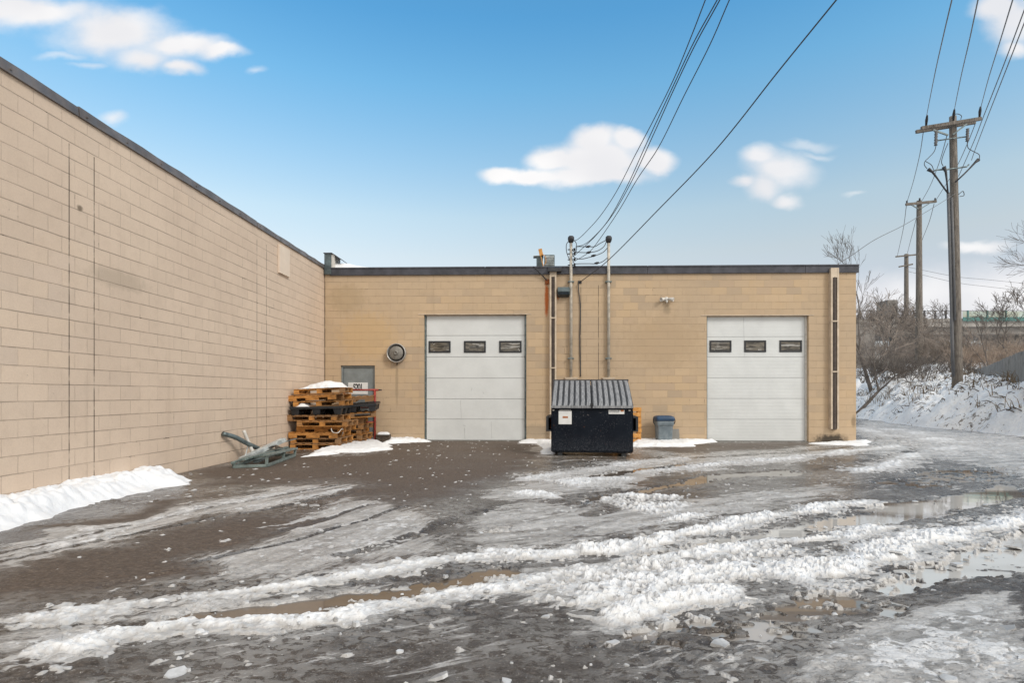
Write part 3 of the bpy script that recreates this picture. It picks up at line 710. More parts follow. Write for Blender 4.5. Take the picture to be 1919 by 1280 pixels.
# loose ice chunks
rng = np.random.default_rng(4)
cand = rng.random((60000, 2))*np.array([13.5, 10])+np.array([-5.5, 1.8])
ixx = np.clip(np.searchsorted(xs, cand[:, 0]), 0, len(xs)-1); iyy = np.clip(np.searchsorted(ys, cand[:, 1]), 0, len(ys)-1)
blur = S.copy()
for sh in (4, 9, 16):
    for ax_ in (0, 1): blur = np.maximum(blur, np.maximum(np.roll(S, sh, ax_), np.roll(S, -sh, ax_))*.7)
near = blur[iyy, ixx]; here = S[iyy, ixx]; dr = DRY[iyy, ixx]
pr = np.where(near > .02, .13*np.clip(3.2/cand[:, 1], .02, 1)**2.5, np.where(cand[:, 1] > 6.5, .0025, .007))*(1-.7*dr)*np.where(here > .05, .5, 1)*np.clip(4/cand[:, 1], .25, 1.4)
sel = (rng.random(len(cand)) < pr) & ~((dr > .25) & (cand[:, 1] > 4.5)) & (cand[:, 1] < 8.5)
cm = MB()
for (cx, cy), hz, gz in zip(cand[sel], here[sel], GZ[iyy, ixx][sel]):
    r = .006+.022*rng.random()**2.8
    if rng.random() < .012: r *= 2.0
    base = max(hz-.004, gz)
    nv = 6; a0 = rng.random()*6.28; fl = .15+.5*rng.random()
    top = []; bot = []
    for k in range(nv):
        a = a0+6.283*k/nv; rr = r*(.65+.6*rng.random())
        bot.append((cx+rr*math.cos(a), cy+rr*math.sin(a), base-.004))
        top.append((cx+.72*rr*math.cos(a), cy+.72*rr*math.sin(a), base+r*fl*(.6+.6*rng.random())))
    cm.add(bot+top+[(cx, cy, base+r*fl*1.15)], [(k, (k+1) % nv, nv+(k+1) % nv, nv+k) for k in range(nv)]+[(nv+k, nv+(k+1) % nv, 2*nv) for k in range(nv)])
for k in range(130):
    y = 2.1+5.5*rng.random()**1.6; x = (rng.random()-.42)*2.1*y
    i, j = int(np.clip(np.searchsorted(ys, y), 0, len(ys)-1)), int(np.clip(np.searchsorted(xs, x), 0, len(xs)-1))
    if DRY[i, j] > .4: continue
    z = max(S[i, j], GZ[i, j], -.012); r = .016+.045*rng.random()**2.4; nv = 8; a0 = rng.random()*6.28; th_ = .003+.009*rng.random(); tl = rng.normal(0, .12, 2)
    bot, top = [], []
    for q in range(nv):
        a = a0+6.283*q/nv+rng.normal(0, .15); rr = r*(.6+.6*rng.random()); px_, py_ = rr*math.cos(a)*1.25, rr*math.sin(a)
        h = tl[0]*px_+tl[1]*py_
        bot.append((x+px_, y+py_, z-.006+h)); top.append((x+.9*px_, y+.9*py_, z+th_+h))
    cm.add(bot+top, [(q, (q+1) % nv, nv+(q+1) % nv, nv+q) for q in range(nv)]+[tuple(nv+q for q in range(nv))])
tag(cm.build('ice_chunks', M['ice']), 'small broken lumps of ice scattered over the wet yard', 'ice', None, 'stuff')

# clean snow lying along the walls
def snow_patch(name, px, hgt, label, wall=None, soft=.3, res=.025, seed=0, pts=None):
    pts = pts or G(px)
    x0, x1 = min(p[0] for p in pts)-.4, max(p[0] for p in pts)+.4; y0, y1 = min(p[1] for p in pts)-.4, max(p[1] for p in pts)+.4
    x0 = max(x0, XL); 
    if x1 < XR: y1 = min(y1, DY)
    X, Y = np.meshgrid(np.arange(x0, x1, res), np.arange(y0, y1, res))
    d, _, _ = seg_dist(X+(fbm(X*2.2, Y*2.2, 3+seed, 4)-.5)*.35, Y+(fbm(X*2.2, Y*2.2, 8+seed, 4)-.5)*.35, pts, True)
    if wall == 'left': d = np.where(d > -.5, d, d)
    H = hgt*sstep(d, -.02, soft)*(.50+.6*fbm(X*2.2, Y*2.2, 23+seed, 5)+.34*cells(X/.2+1.2*fbm(X*5, Y*5, 2, 3), Y/.2+fbm(X*5, Y*5, 7, 3), 6+seed)[0]*fbm(X*3, Y*3, 12, 3)+.26*(1-worley(X/.11+fbm(X*6, Y*6, 2, 3), Y/.11, 6+seed)))
    H += hgt*.22*(fbm(X*8, Y*8, 2+seed, 5, .62)-.5)*sstep(d, 0, soft)
    o = grid_mesh(name, X, Y, H-.012, M['snow'], H > .004, dict(depth=H+.05))
    return tag(o, label, 'snow', None, 'stuff')
ly = lambda x, y: tuple(onX(x, y, XL).xy)
snow_patch('snow', None, .21, 'clean white snow heaped along the foot of the long beige wall', 'left', .42, .022, 1,
    [(-7, 1.0), (-7, 9.4), tuple(onG(352, 898).xy), tuple(onG(366, 907).xy), tuple(onG(300, 918).xy), tuple(onG(215, 936).xy), tuple(onG(140, 955).xy), tuple(onG(60, 985).xy), tuple(onG(-10, 1006).xy), tuple(onG(-150, 1070).xy), (-3.9, 1.0)])
snow_patch('snow', [(566, 858), (585, 846), (640, 835), (700, 822), (735, 836), (738, 843), (690, 849), (640, 850), (600, 856)], .09, 'snow drifted round the bottom of the pallet stacks', None, .3, .03, 2)
snow_patch('snow', [(700, 817), (735, 815), (770, 824), (812, 828), (770, 831), (715, 833)], .12, 'snow strip between the red cart and the first overhead door', None, .3, .03, 3)
snow_patch('snow', [(962, 831), (1000, 822), (1048, 820), (1048, 851), (1002, 853), (1016, 838), (1000, 832)], .08, 'snow lying left of the dumpster by the overhead door', None, .25, .03, 4)
snow_patch('snow', [(1180, 838), (1180, 822), (1262, 824), (1292, 816), (1345, 829), (1310, 833), (1300, 838)], .10, 'snow along the wall round the grey bin', None, .25, .03, 5)
snow_patch('snow', [(1505, 832), (1600, 827), (1612, 822), (1634, 828), (1625, 836), (1560, 834)], .06, 'thin snow at the right corner of the tan building', None, .2, .03, 6)

# ------------------------------------------------------------------ far ground and embankment
mb = MB(); mb.box(-2500, 2500, -900, 3500, -.5, -.075)
tag(mb.build('terrain', M['far_ground']), 'snowy ground reaching to the horizon', 'ground', None, 'structure')
TOE = [(14.6, -8), (15.1, 8), (15.5, 18.2), (15.8, 22), (16.7, 27), (18.2, 31.5), (20.0, 37), (22, 50), (23, 90)]
bx, by = np.meshgrid(np.concatenate([np.arange(13.5, 26, .09), np.arange(26, 110, .6)]), np.concatenate([np.arange(4, 40, .12), np.arange(40, 100, .6)]))
sd_, par_, _ = seg_dist(bx+(fbm(bx*.7, by*.7, 5, 4)-.5)*1.0, by, TOE)
tx = np.interp(by, [p[1] for p in TOE], [p[0] for p in TOE]); sgn = np.where(bx+(fbm(bx*.7, by*.7, 5, 4)-.5)*1.0 > tx, 1, -1)
dd = np.clip(sd_*sgn, -1, 200)
rise = 1+.0*by
BZ = np.where(dd > 0, 1.95*(1-np.exp(-dd/1.75))*rise+np.minimum(.035*dd, 1.2)+1.3*sstep(by, 30, 46), .25*dd)
amp = sstep(dd, 0, 1.2)
BZ = BZ+amp*((fbm(bx*.8, by*.8, 71, 5)-.5)*.85+(fbm(bx*3.2, by*3.2, 73, 4)-.5)*.36+(.5-worley(bx/.42+fbm(bx*3, by*3, 4, 3), by/.42, 75))*.20)
tag(grid_mesh('snow_bank', bx, by, BZ, M['bank'], dd > -.8), 'snowy embankment with dead growth poking through', 'embankment', None, 'structure')
def bank_z(x, y):
    j = int(np.clip(np.searchsorted(by[:, 0], y), 0, by.shape[0]-1)); i = int(np.clip(np.searchsorted(bx[0], x), 0, bx.shape[1]-1)); return float(BZ[j, i])

# ------------------------------------------------------------------ buildings
ware = thing('warehouse', 'long beige painted block warehouse wall running along the left side', 'building', (XL-4, 8, 0))
YB, ZL = -7.0, 4.97
mb = MB(); mb.box(XL-.25, XL, YB, 40, -.3, ZL-.11); mb.box(-20, XL-.25, YB, YB+.25, -.3, ZL-.11); mb.box(-20, -19.7, YB+.25, 40, -.3, ZL-.11)
mb.build('wall', M['wall_left'], ware, world=True)
mb = MB(); mb.box(-19.7, XL-.25, YB+.25, 40, 4.2, 4.3); mb.build('roof', M['roof'], ware, world=True)
cuts = [YB-.02, -2.5, .8, onX(145, 210, XL).y-.0, onX(357, 340, XL).y, onX(480, 415, XL).y, 14.6, DY+.35]
cuts = sorted(cuts); rnd = random.Random(3)
for a, b in zip(cuts[:-1], cuts[1:]):
    mb = MB(); k = 8; sw = rnd.uniform(-.012, .012)
    pts = []
    for i in range(k):
        y0 = a+.006+(b-a-.012)*i/k; y1 = a+.006+(b-a-.012)*(i+1)/k
        z0 = ZL+.010*math.sin(i*1.9+a)+sw; z1 = ZL+.010*math.sin((i+1)*1.9+a)+sw
        o0 = .035+.006*math.sin(i*2.1+b); o1 = .035+.006*math.sin((i+1)*2.1+b)
        vs = [(XL-.3, y0, ZL-.112), (XL+o0, y0, ZL-.122), (XL+o0-.012, y0, z0), (XL-.3, y0, z0), (XL-.3, y1, ZL-.112), (XL+o1, y1, ZL-.122), (XL+o1-.012, y1, z1), (XL-.3, y1, z1)]
        fs = [(0, 4, 5, 1), (1, 5, 6, 2), (2, 6, 7, 3)]
        if i == 0: fs.append((0, 1, 2, 3))
        if i == k-1: fs.append((4, 7, 6, 5))
        mb.add(vs, fs)
    for i in range(max(1, int((b-a)/.75))):
        y = a+.12+i*.75
        if y < b-.06: mb.box(XL+.02, XL+.052, y-.008, y+.008, ZL-.085, ZL-.070)
    mb.build('parapet_flashing', M['flashing'], ware, world=True)
p0, p1 = onX(521, 460, XL), onX(540, 517, XL)
mb = MB(); mb.box(XL+.002, XL+.05, p0.y, p1.y, onX(530, 515, XL).z, onX(530, 463, XL).z)
mb.build('cover_plate', M['plate'], ware, world=True, bevel=.004)
ware.children[-1]['label'] = 'flat beige rectangular plate fixed high on the wall'

tan = thing('garage_building', 'tan painted block garage building with two overhead doors facing the yard', 'building', (1.6, DY+3, 0))
HT = 4.86
d1 = (onY(795, 0, DY).x, onY(987, 0, DY).x, onY(890, 589, DY).z)
d2 = (onY(1325, 0, DY).x, onY(1516, 0, DY).x, onY(1420, 591, DY).z)
d0 = (onY(639, 0, DY).x, onY(703, 0, DY).x, onY(670, 685, DY).z)
TW = .2
mb = MB()
ZT = HT-.03
edges = [XL+.012, d0[0], d0[1], d1[0], d1[1], d2[0], d2[1], XR]
for i in range(0, 8, 2): mb.box(edges[i], edges[i+1], DY, DY+TW, -.3, ZT)
for d in (d0, d1, d2): mb.box(d[0], d[1], DY, DY+TW, d[2], ZT)
mb.box(XR-TW, XR, DY+TW, DY+16, -.3, ZT); mb.box(XL+.012, XR-TW, DY+15.8, DY+16, -.3, ZT)
mb.build('wall', M['wall_back'], tan, world=True)
mb = MB(); mb.box(XL+.012, XR-TW, DY+TW, DY+15.8, 4.5, 4.6); mb.build('roof', M['roof'], tan, world=True)
mb = MB(); cx0 = onY(620, 0, DY).x; zc = onY(900, 515, DY).z
for a, b in ((cx0, -1.2), (-1.19, 3.3), (3.31, 7.6), (7.61, XR+.05)):
    mb.box(a, b, DY-.055, DY+.25, zc, HT); mb.box(a, b, DY-.075, DY-.055, HT-.025, HT+.012)
mb.box(XR-.2, XR+.05, DY+.25, DY+16, zc, HT)
mb.build('coping', M['coping'], tan, world=True)
for d in (d1, d2):
    mb = MB(); mb.box(d[0]-.16, d[1]+.14, DY-.012, DY+.0, d[2]-.006, d[2]+.014); mb.build('lintel', M['beige_paint'], tan, world=True)
    mb = MB(); mb.box(d[0], d[1], DY+.02, DY+TW+.3, -.2, .012); mb.build('threshold', M['concrete'], tan, world=True)
# overhead doors
def overhead(d, seams, wins, name_label, plain=False):
    x0, x1, zt = d; yd = DY+.13
    g = MB(); zs = [0.018]+seams+[zt-.002]
    for a, b in zip(zs[:-1], zs[1:]):
        g.box(x0+.05, x1-.05, yd, yd+.05, a+.004, b-.004)
        if plain:
            n = max(1, int((b-a)/.085))
            for i in range(1, n): g.box(x0+.06, x1-.06, yd-.0016, yd, a+(b-a)*i/n-.018, a+(b-a)*i/n+.018)
    o = g.build('garage_door', M['door_white'], tan, world=True, bevel=.006); o['label'] = name_label
    b_ = MB(); b_.box(x0+.04, x1-.04, yd+.052, yd+.06, 0, zt); q = b_.build('seam', M['door_gap'], o)
    for (xa, xb, za, zb) in wins:
        m = MB(); t_ = .045
        m.box(xa, xb, yd-.022, yd-.002, za, za+t_); m.box(xa, xb, yd-.022, yd-.002, zb-t_, zb); m.box(xa, xa+t_, yd-.022, yd-.002, za+t_, zb-t_); m.box(xb-t_, xb, yd-.022, yd-.002, za+t_, zb-t_)
        m.build('window_frame', M['rubber'], o, bevel=.006)
        m = MB(); m.box(xa+t_, xb-t_, yd-.008, yd-.003, za+t_, zb-t_); m.build('window_pane', M['pane'], o)
    return o
zf = lambda x, y: onY(x, y, DY+.13).z
xf = lambda x: onY(x, 640, DY+.13).x
overhead(d1, [zf(890, y) for y in (786, 748, 709, 669, 629)], [(xf(a), xf(b), zf(890, 661), zf(890, 639)) for a, b in ((804, 845), (870, 911), (936, 978))], 'white overhead door with plain panels and dented bottom')
overhead(d2, [zf(1420, y) for y in (786, 747, 708, 669, 631)], [(xf(a), xf(b), zf(1420, 660), zf(1420, 638)) for a, b in ((1330, 1371), (1395, 1436), (1461, 1503))], 'white overhead door with ribbed panels', True)
for d, side in ((d1, 0), (d2, 1)):
    for x0, x1 in ((d[0], d[0]+.045), (d[1]-.045, d[1])):
        mb = MB(); mb.box(x0, x1, DY+.10, DY+.15, 0, d[2]-.003)
        mb.build('door_jamb', M['white_plastic'] if (side and x1 == d[1]) else M['galv_dark'], tan, world=True)
    mb = MB(); mb.box(d[0]+.045, d[1]-.045, DY+.10, DY+.15, d[2]-.03, d[2]-.003); mb.build('door_head', M['beige_paint'], tan, world=True)
for (xa, ya, xb, yb, wd) in ((885, 727, 883.5, 733, .010), (868, 797, 873, 798.5, .008), (871, 802, 871.5, 822, .006), (863.5, 750, 865, 784, .004), (921, 790, 922, 822, .003), (905, 735, 908, 738, .006)):
    p, q = onY(xa, ya, DY+.13), onY(xb, yb, DY+.13); mb = MB(); mb.beam((p.x, DY+.129, p.z), (q.x, DY+.129, q.z), wd, .006); o = mb.build('scratch', M['door_gap'], tan, world=True)
p, q = onY(1394, 593, DY+.13), onY(1395.5, 668, DY+.13); mb = MB(); mb.beam((p.x, DY+.129, p.z), (q.x, DY+.129, q.z), .006, .006); mb.build('scratch', M['door_gap'], tan, world=True)
# pedestrian door
mb = MB(); yd = DY+.09
mb.box(d0[0], d0[0]+.05, yd-.03, yd+.1, 0, d0[2]-.003); mb.box(d0[1]-.05, d0[1], yd-.03, yd+.1, 0, d0[2]-.003); mb.box(d0[0]+.05, d0[1]-.05, yd-.03, yd+.1, d0[2]-.053, d0[2]-.003)
mb.build('door_frame', M['door_grey'], tan, world=True)
mb = MB(); mb.box(d0[0]+.056, d0[1]-.056, yd, yd+.045, .01, d0[2]-.06); pd = mb.build('steel_door', M['door_grey'], tan, world=True)
mb = MB(); mb.tube([(d0[1]-.13, yd, 1.0), (d0[1]-.13, yd-.05, 1.0), (d0[1]-.23, yd-.055, 1.0)], .012, 8); mb.build('handle', M['galv'], pd)
sx0, sx1, sz0, sz1 = onY(653, 0, yd).x, onY(690, 0, yd).x, onY(670, 739, yd).z, onY(670, 717, yd).z
sg = thing('door_sign', 'white number sign on the grey steel door behind the pallets', 'sign', ((sx0+sx1)/2, yd-.004, sz0))
mb = MB(); mb.box(sx0, sx1, yd-.006, yd-.002, sz0, sz1); mb.build('sign_plate', M['sign_white'], sg, world=True, bevel=.002)
fc = bpy.data.curves.new('sign_lettering', 'FONT'); fc.body = '5201'; fc.size = .26; fc.extrude = .0015; fc.offset = .006; fc.align_x = 'CENTER'; fc.space_character = .82
fo = bpy.data.objects.new('sign_lettering', fc); C.objects.link(fo); fo.parent = sg; fo.rotation_euler = (R(90), 0, 0); fo.location = (0, -.006, (sz1-sz0)*.34); fo.scale = (.62, 1, 1)
bpy.context.view_layer.update()
fm = bpy.data.meshes.new_from_object(fo.evaluated_get(bpy.context.evaluated_depsgraph_get())); fm.name = 'sign_lettering'; fm.materials.clear(); fm.materials.append(M['sign_black'])
fr, fl, fs = fo.rotation_euler.copy(), fo.location.copy(), fo.scale.copy(); bpy.data.objects.remove(fo)
fo = bpy.data.objects.new('sign_lettering', fm); C.objects.link(fo); fo.parent = sg; fo.rotation_euler = fr; fo.location = fl; fo.scale = fs

# downspouts: open guard channel with a dark pipe inside
def downspout(xa, xb, ytop, ybot, straps, lab):
    x0, x1 = onY(xa, 0, DY-.05).x, onY(xb, 0, DY-.05).x; z1, z0 = onY(xa, ytop, DY-.05).z, onY(xa, ybot, DY-.05).z
    m = MB(); t_ = .046
    m.box(x0, x0+t_, DY-.13, DY-.002, z0, z1); m.box(x1-t_, x1, DY-.13, DY-.002, z0, z1); m.box(x0+t_, x1-t_, DY-.012, DY-.002, z0, z1)
    m.box(x0+t_, x1-t_, DY-.125, DY-.012, z1-.26, z1)
    o = m.build('downspout', M['beige_paint'], tan, world=True); o['label'] = lab
    m = MB(); m.tube([((x0+x1)/2, DY-.07, z1-.25), ((x0+x1)/2, DY-.07, z0-.02)], (x1-x0-2*t_)/2*.97, 10); m.build('pipe', M['pipe_dark'], o)
    for ysx in straps:
        z = onY(xa, ysx, DY).z; m = MB(); m.box(x0+t_*.5, x1-t_*.5, DY-.140, DY-.131, z-.018, z+.018); m.build('strap', M['beige_paint'], o)
downspout(1030.5, 1043, 502, 824, (597, 690, 780), 'beige boxed downspout behind the dumpster')
downspout(1555, 1570, 503, 804, (603, 697), 'beige boxed downspout at the right corner')
m = MB(); a = onY(1031, 500, DY-.1)
m.prism([(DY-.22, 4.70), (DY-.22, 4.80), (DY+.05, 4.90), (DY+.05, 4.70)], a.x-.05, a.x+.32); o = m.build('gutter_outlet', M['iron'], tan, world=True)

# electric service masts on the facade
def mast(px, ytop, ybot, label, lean):
    x = onY(px, 0, DY-.08).x; zt = onY(px, ytop, DY-.08).z; zb = onY(px, ybot, DY-.08).z
    t = thing('service_mast', label, 'conduit', (x, DY-.08, zb), group='electric service masts on the tan wall')
    m = MB(); m.tube([(0, 0, 0), (0, 0, 4.6-zb), (lean*.3, 0, zt-zb-.12)], .042, 12); m.build('conduit', M['pipe_grey'], t, True)
    m = MB(); H = zt-zb
    m.lathe([(.0, H+.06), (.05, H+.055), (.085, H+.02), (.09, H-.04), (.075, H-.10), (.05, H-.14), (.0, H-.14)], 14, Matrix.Translation((lean, -.03, H)) @ Matrix.Rotation(.3, 4, 'X') @ Matrix.Translation((0, 0, -H)))
    hd = m.build('weatherhead', M['iron'], t, True)
    for zz in (onY(px, 529, DY).z, onY(px, 672, DY).z):
        m = MB(); m.box(-.085, .085, -.05, .075, zz-zb-.013, zz-zb+.013); m.build('pipe_clamp', M['galv_dark'], t)
    m = MB(); m.box(-.16, .16, -.06, .078, -.9, -.02); m.box(-.18, .18, -.075, .078, -.02, .004); m.build('meter_box', M['beige_paint'], t)
    return t, x, zt
mA, xA, zA = mast(1070.5, 446, 708, 'left painted conduit mast with several wire insulators at its head', 0)
mB_, xB, zB = mast(1141, 446, 708, 'right painted conduit mast with a dark weatherhead only', 0)
for yy in (468, 476, 487, 497):        # spool insulators of the left mast
    z = onY(1070, yy, DY-.08).z-mA.location.z
    m = MB(); m.tube([(-.09, -.02, z), (.12, -.02, z+.005)], .014, 6); m.lathe([(.0, -.04), (.035, -.035), (.02, 0), (.035, .035), (0, .04)], 10, Matrix.Translation((.10, -.03, z)))
    m.build('insulator', M['iron'], mA, True)
def crom(pts, n=8):
    P_ = [Vector(p) for p in pts]; out = []
    P_ = [P_[0]*2-P_[1]]+P_+[P_[-1]*2-P_[-2]]
    for i in range(1, len(P_)-2):
        a, b, c, d = P_[i-1:i+3]
        for k in range(n):
            t = k/n; out.append(.5*((2*b)+(c-a)*t+(2*a-5*b+4*c-d)*t*t+(3*b-a-3*c+d)*t**3))
    out.append(P_[-2]); return out
def wire(name, pts, r, label, group, mat='wire', cat='wire'):
    m = MB(); m.tube(crom(pts), r, 5); return tag(m.build(name, M[mat], None, True), label, cat, group)
def pxwire(px, t0, t1, r, label, group, mat='wire', ext=0, curve=1.0):
    n = len(px); L = [0]
    for i in range(1, n): L.append(L[-1]+math.hypot(px[i][0]-px[i-1][0], px[i][1]-px[i-1][1]))
    pts = [at(x, y, 1/((1-l/L[-1])/t0+(l/L[-1])/t1)) for (x, y), l in zip(px, L)]
    if ext: pts.append(pts[-1]+(pts[-1]-pts[-2])*ext)
    return wire('overhead_wire', pts, r, label, group, mat)
td = 15.85
GW = 'service wires dropping to the tan building'
pxwire([(1077, 451), (1085, 447), (1100, 433), (1125, 405), (1155, 360), (1190, 292), (1225, 225), (1262, 150), (1295, 70), (1322, 0)], td, 7.5, 0.008, 'leftmost service wire, ending at the head of the left mast', GW, ext=1.5)
pxwire([(1080, 462), (1095, 458), (1112, 445), (1140, 413), (1175, 350), (1215, 262), (1260, 165), (1300, 80), (1344, 0)], td, 7.5, .0085, 'second service wire from the left, ending just below the left mast head', GW, ext=1.5)
pxwire([(1080, 476), (1100, 458), (1120, 438), (1150, 400), (1185, 338), (1225, 252), (1262, 170), (1302, 86), (1349, 0)], td, 7.5, .0085, 'third service wire, running tight against the second', GW, ext=1.5)
pxwire([(1079, 488), (1095, 479), (1108, 469), (1125, 447), (1160, 395), (1195, 335), (1235, 275), (1282, 180), (1330, 85), (1367, 0)], td, 7.5, .008, 'rightmost of the service wires dropping to the left mast', GW, ext=1.5)
pxwire([(1087, 529), (1141, 487), (1232, 395), (1342, 280), (1460, 132), (1567, 0)], DY-.02, 7.5, .0105, 'single straight heavy cable slanting to a hook on the tan wall', None, ext=1.5)
GJ = 'jumper wires between the two masts'
for k, (px, c, lb) in enumerate([
    ([(1079, 462), (1090, 462), (1103, 462), (1115, 462), (1125, 456), (1136, 450)], (1103, 462), 'topmost'), ([(1072, 468), (1078, 472), (1090, 473), (1104, 473), (1120, 470), (1132, 462), (1137, 452)], (1104, 473), 'second from the top'),
    ([(1073, 478), (1080, 484), (1092, 485), (1105, 482), (1113, 480), (1130, 473), (1139, 464)], (1113, 479), 'third from the top'), ([(1074, 489), (1078, 494), (1090, 494), (1105, 494), (1118, 494), (1130, 490), (1139, 483)], (1119, 493), 'lowest')]):
    t = thing('jumper_wire', lb+' of the looped wires hung between the two masts', 'wire', at(*px[0], td), group=GJ)
    m = MB(); m.tube(crom([at(x, y, td-.05) for x, y in px]), .011, 5); m.build('cable', M['wire'], t, True, True)
    q = at(*c, td-.05); m = MB(); m.tube([q-Vector((.07, 0, .01)), q, q+Vector((.06, 0, .015))], [.018, .036, .02], 6); m.build('connector', M['iron'], t, True, True)
for px, nm in (([(1066, 452), (1062, 458), (1062, 470), (1065, 480), (1068, 487)], 'left'), ([(1074, 448), (1080, 455), (1081, 465), (1079, 474), (1075, 480)], 'right')):
    wire('drip_loop', [at(x, y, td-.08) for x, y in px], .011, nm+' drip loop bulging from the head of the left mast', 'drip loops', 'wire', 'wire')
m = MB(); q = onY(1087, 529, DY)
m.tube([(q.x, DY, q.z), (q.x, DY-.06, q.z), (q.x+.02, DY-.07, q.z+.03)], .014, 6); m.box(q.x-.05, q.x+.05, DY-.02, DY-.003, q.z-.04, q.z+.04)
tag(m.build('wall_hook', M['iron']), 'small iron hook anchoring the slanting cable to the wall', 'hook')
wire('wall_cable', [onY(1084, 531, DY-.05), onY(1085, 545, DY-.03), onY(1088, 580, DY-.025), onY(1087, 640, DY-.025), onY(1088.5, 706, DY-.025)], .014, 'thin dark cable running down the wall between the masts', None)

# wall lamp, exhaust vent, flood light
a, b = onY(1045, 540, DY), onY(1067, 557, DY)
t = thing('wall_lamp', 'dark blue grey steel wall lamp beside the left mast', 'lamp', ((a.x+b.x)/2, DY, b.z))
m = MB(); m.prism([(DY-.003, b.z), (DY-.16, b.z+.06), (DY-.20, b.z+.13), (DY-.18, a.z), (DY-.003, a.z)], a.x, b.x); m.build('housing', M['steel_box'], t, world=True, bevel=.01)
m = MB(); m.prism([(DY-.05, b.z-.01), (DY-.185, b.z+.045), (DY-.215, b.z+.115), (DY-.17, b.z+.115)], a.x+.02, b.x-.02); m.build('lens', M['lens'], t, world=True)
c = onY(745, 662, DY)
t = thing('exhaust_vent', 'round metal exhaust vent high between the steel door and overhead door', 'vent', c)
RX = Matrix.Rotation(R(90), 4, 'X')
m = MB(); m.lathe([(.215, .0), (.26, .0), (.275, .06), (.26, .17), (.247, .17), (.235, .05), (.215, .03)], 36, RX); m.build('rim', M['light_metal'], t, True)
m = MB(); m.lathe([(.24, .006), (0.0, .006)], 36, RX); m.build('throat', M['rubber'], t)
m = MB(); m.lathe([(.0, .17), (.04, .17), (.17, .155), (.195, .14), (.195, .09), (.05, .05)], 36, RX); m.build('damper_disc', M['fan_disc'], t, True)
m = MB(); m.lathe([(.0, .19), (.03, .19), (.03, .21), (.055, .205), (.068, .18), (.072, .15)], 20, RX); m.build('hub', M['fan_disc'], t, True)
m = MB(); m.tube([(.0, -.03, -.25), (.0, -.04, -.33)], .018, 6); m.build('drip_spout', M['pipe_dark'], t)
c = onY(1249, 561, DY)
t = thing('flood_light', 'small white twin head flood light with sensor on the wall', 'lamp', c)
m = MB(); m.lathe([(0, .05), (.06, .05), (.07, 0)], 14, RX); m.build('base', M['white_plastic'], t, True)
for s in (-1, 1):
    m = MB(); mt = Matrix.Translation((s*.06, -.07, .005)) @ Matrix.Rotation(s*R(62), 4, 'Z') @ Matrix.Rotation(R(105), 4, 'X')
    m.lathe([(0, -.02), (.03, -.015), (.04, .03), (.058, .10), (.06, .13), (.05, .13), (.045, .11), (0, .105)], 14, mt); m.build('lamp_head', M['white_plastic'], t, True)
m = MB(); m.lathe([(0, .045), (.02, .035), (.03, 0), (.02, -.035), (0, -.045)], 12, Matrix.Translation((0, -.07, -.07))); m.build('sensor', M['white_plastic'], t, True)

# things on the roof
a = onY(606, 477, DY+.1); b = onY(625, 507, DY+.1); c2 = onY(643, 491, DY+.1)
t = thing('vent_hood', 'dark metal hood box standing in the roof corner', 'vent', (a.x, DY+.1, b.z))
m = MB(); m.box(XL+.03, b.x-.0, DY-.07, DY+.5, zc+.03, a.z-.012); m.build('housing', M['steel_box'], t, world=True)
m = MB(); m.box(XL+.01, b.x+.02, DY-.09, DY+.52, a.z-.012, a.z+.01); m.add([(b.x+.02, DY-.09, a.z-.006), (b.x+.02, DY+.5, a.z-.006), (c2.x+.05, DY+.5, c2.z), (c2.x+.05, DY-.09, c2.z), (b.x+.02, DY-.09, a.z+.01), (b.x+.02, DY+.5, a.z+.01), (c2.x+.05, DY+.5, c2.z+.02), (c2.x+.05, DY-.09, c2.z+.02)], [(0, 1, 2, 3), (4, 7, 6, 5), (0, 3, 7, 4), (1, 5, 6, 2), (3, 2, 6, 7)]); m.build('lid', M['coping'], t, world=True)
m = MB(); m.box(b.x, b.x+.09, DY-.05, DY+.45, HT, a.z-.03); m.build('inner_panel', M['white_plastic'], t, world=True)
X, Y = np.meshgrid(np.linspace(onY(626, 0, DY).x+.02, onY(760, 0, DY).x, 90), np.linspace(DY-.03, DY+.8, 30))
H = .11*np.exp(-((X-onY(640, 0, DY).x)/.42)**2)+.045*(1-sstep(X, X.min()+.5, X.max()))
H *= sstep(Y, DY-.03, DY+.05)*(.8+.4*fbm(X*3, Y*3, 5, 3))
tag(grid_mesh('snow', X, Y, HT+.008+H, M['snow'], None, dict(depth=H+.06)), 'small white snow drift on the roof edge beside the hood', 'snow', None, 'stuff')
t = thing('rooftop_unit', 'grey louvred cooling unit on the roof edge above the downspout', 'air conditioner', (onY(1032, 0, DY+.5).x, DY+.5, 4.6))
p0, p1 = onY(1021, 477, DY+.35), onY(1040, 499, DY+.35)
m = MB(); m.box(p0.x, p1.x, DY+.35, DY+.75, 4.6, p0.z); m.build('casing', M['galv_dark'], t, world=True, bevel=.015)
for i in range(6):
    z = p0.z-.05-i*.055; m = MB(); m.prism([(DY+.335, z), (DY+.315, z-.03), (DY+.349, z-.03)], p0.x+.02, p1.x-.02); m.build('louvre', M['galv'], t, world=True)
t = thing('metal_cabinet', 'narrow blue grey steel box on the roof left of the cooling unit', 'box', (onY(1012, 0, DY+.35).x, DY+.35, 4.6))
p0, p1 = onY(1006, 480, DY+.4), onY(1018, 499, DY+.4)
m = MB(); m.box(p0.x, p1.x, DY+.4, DY+.65, 4.6, p0.z); m.build('casing', M['steel_box'], t, world=True, bevel=.01)
m = MB(); m.box(p0.x-.09, p1.x+.02, DY+.38, DY+.67, p0.z, p0.z+.015); m.build('cap', M['galv'], t, world=True)
p = onY(1014, 473, DY+.3)
m = MB(); m.box(-.05, .05, -.03, .03, -.10, .10, Matrix.Translation(p) @ Matrix.Rotation(R(-12), 4, 'Y'))
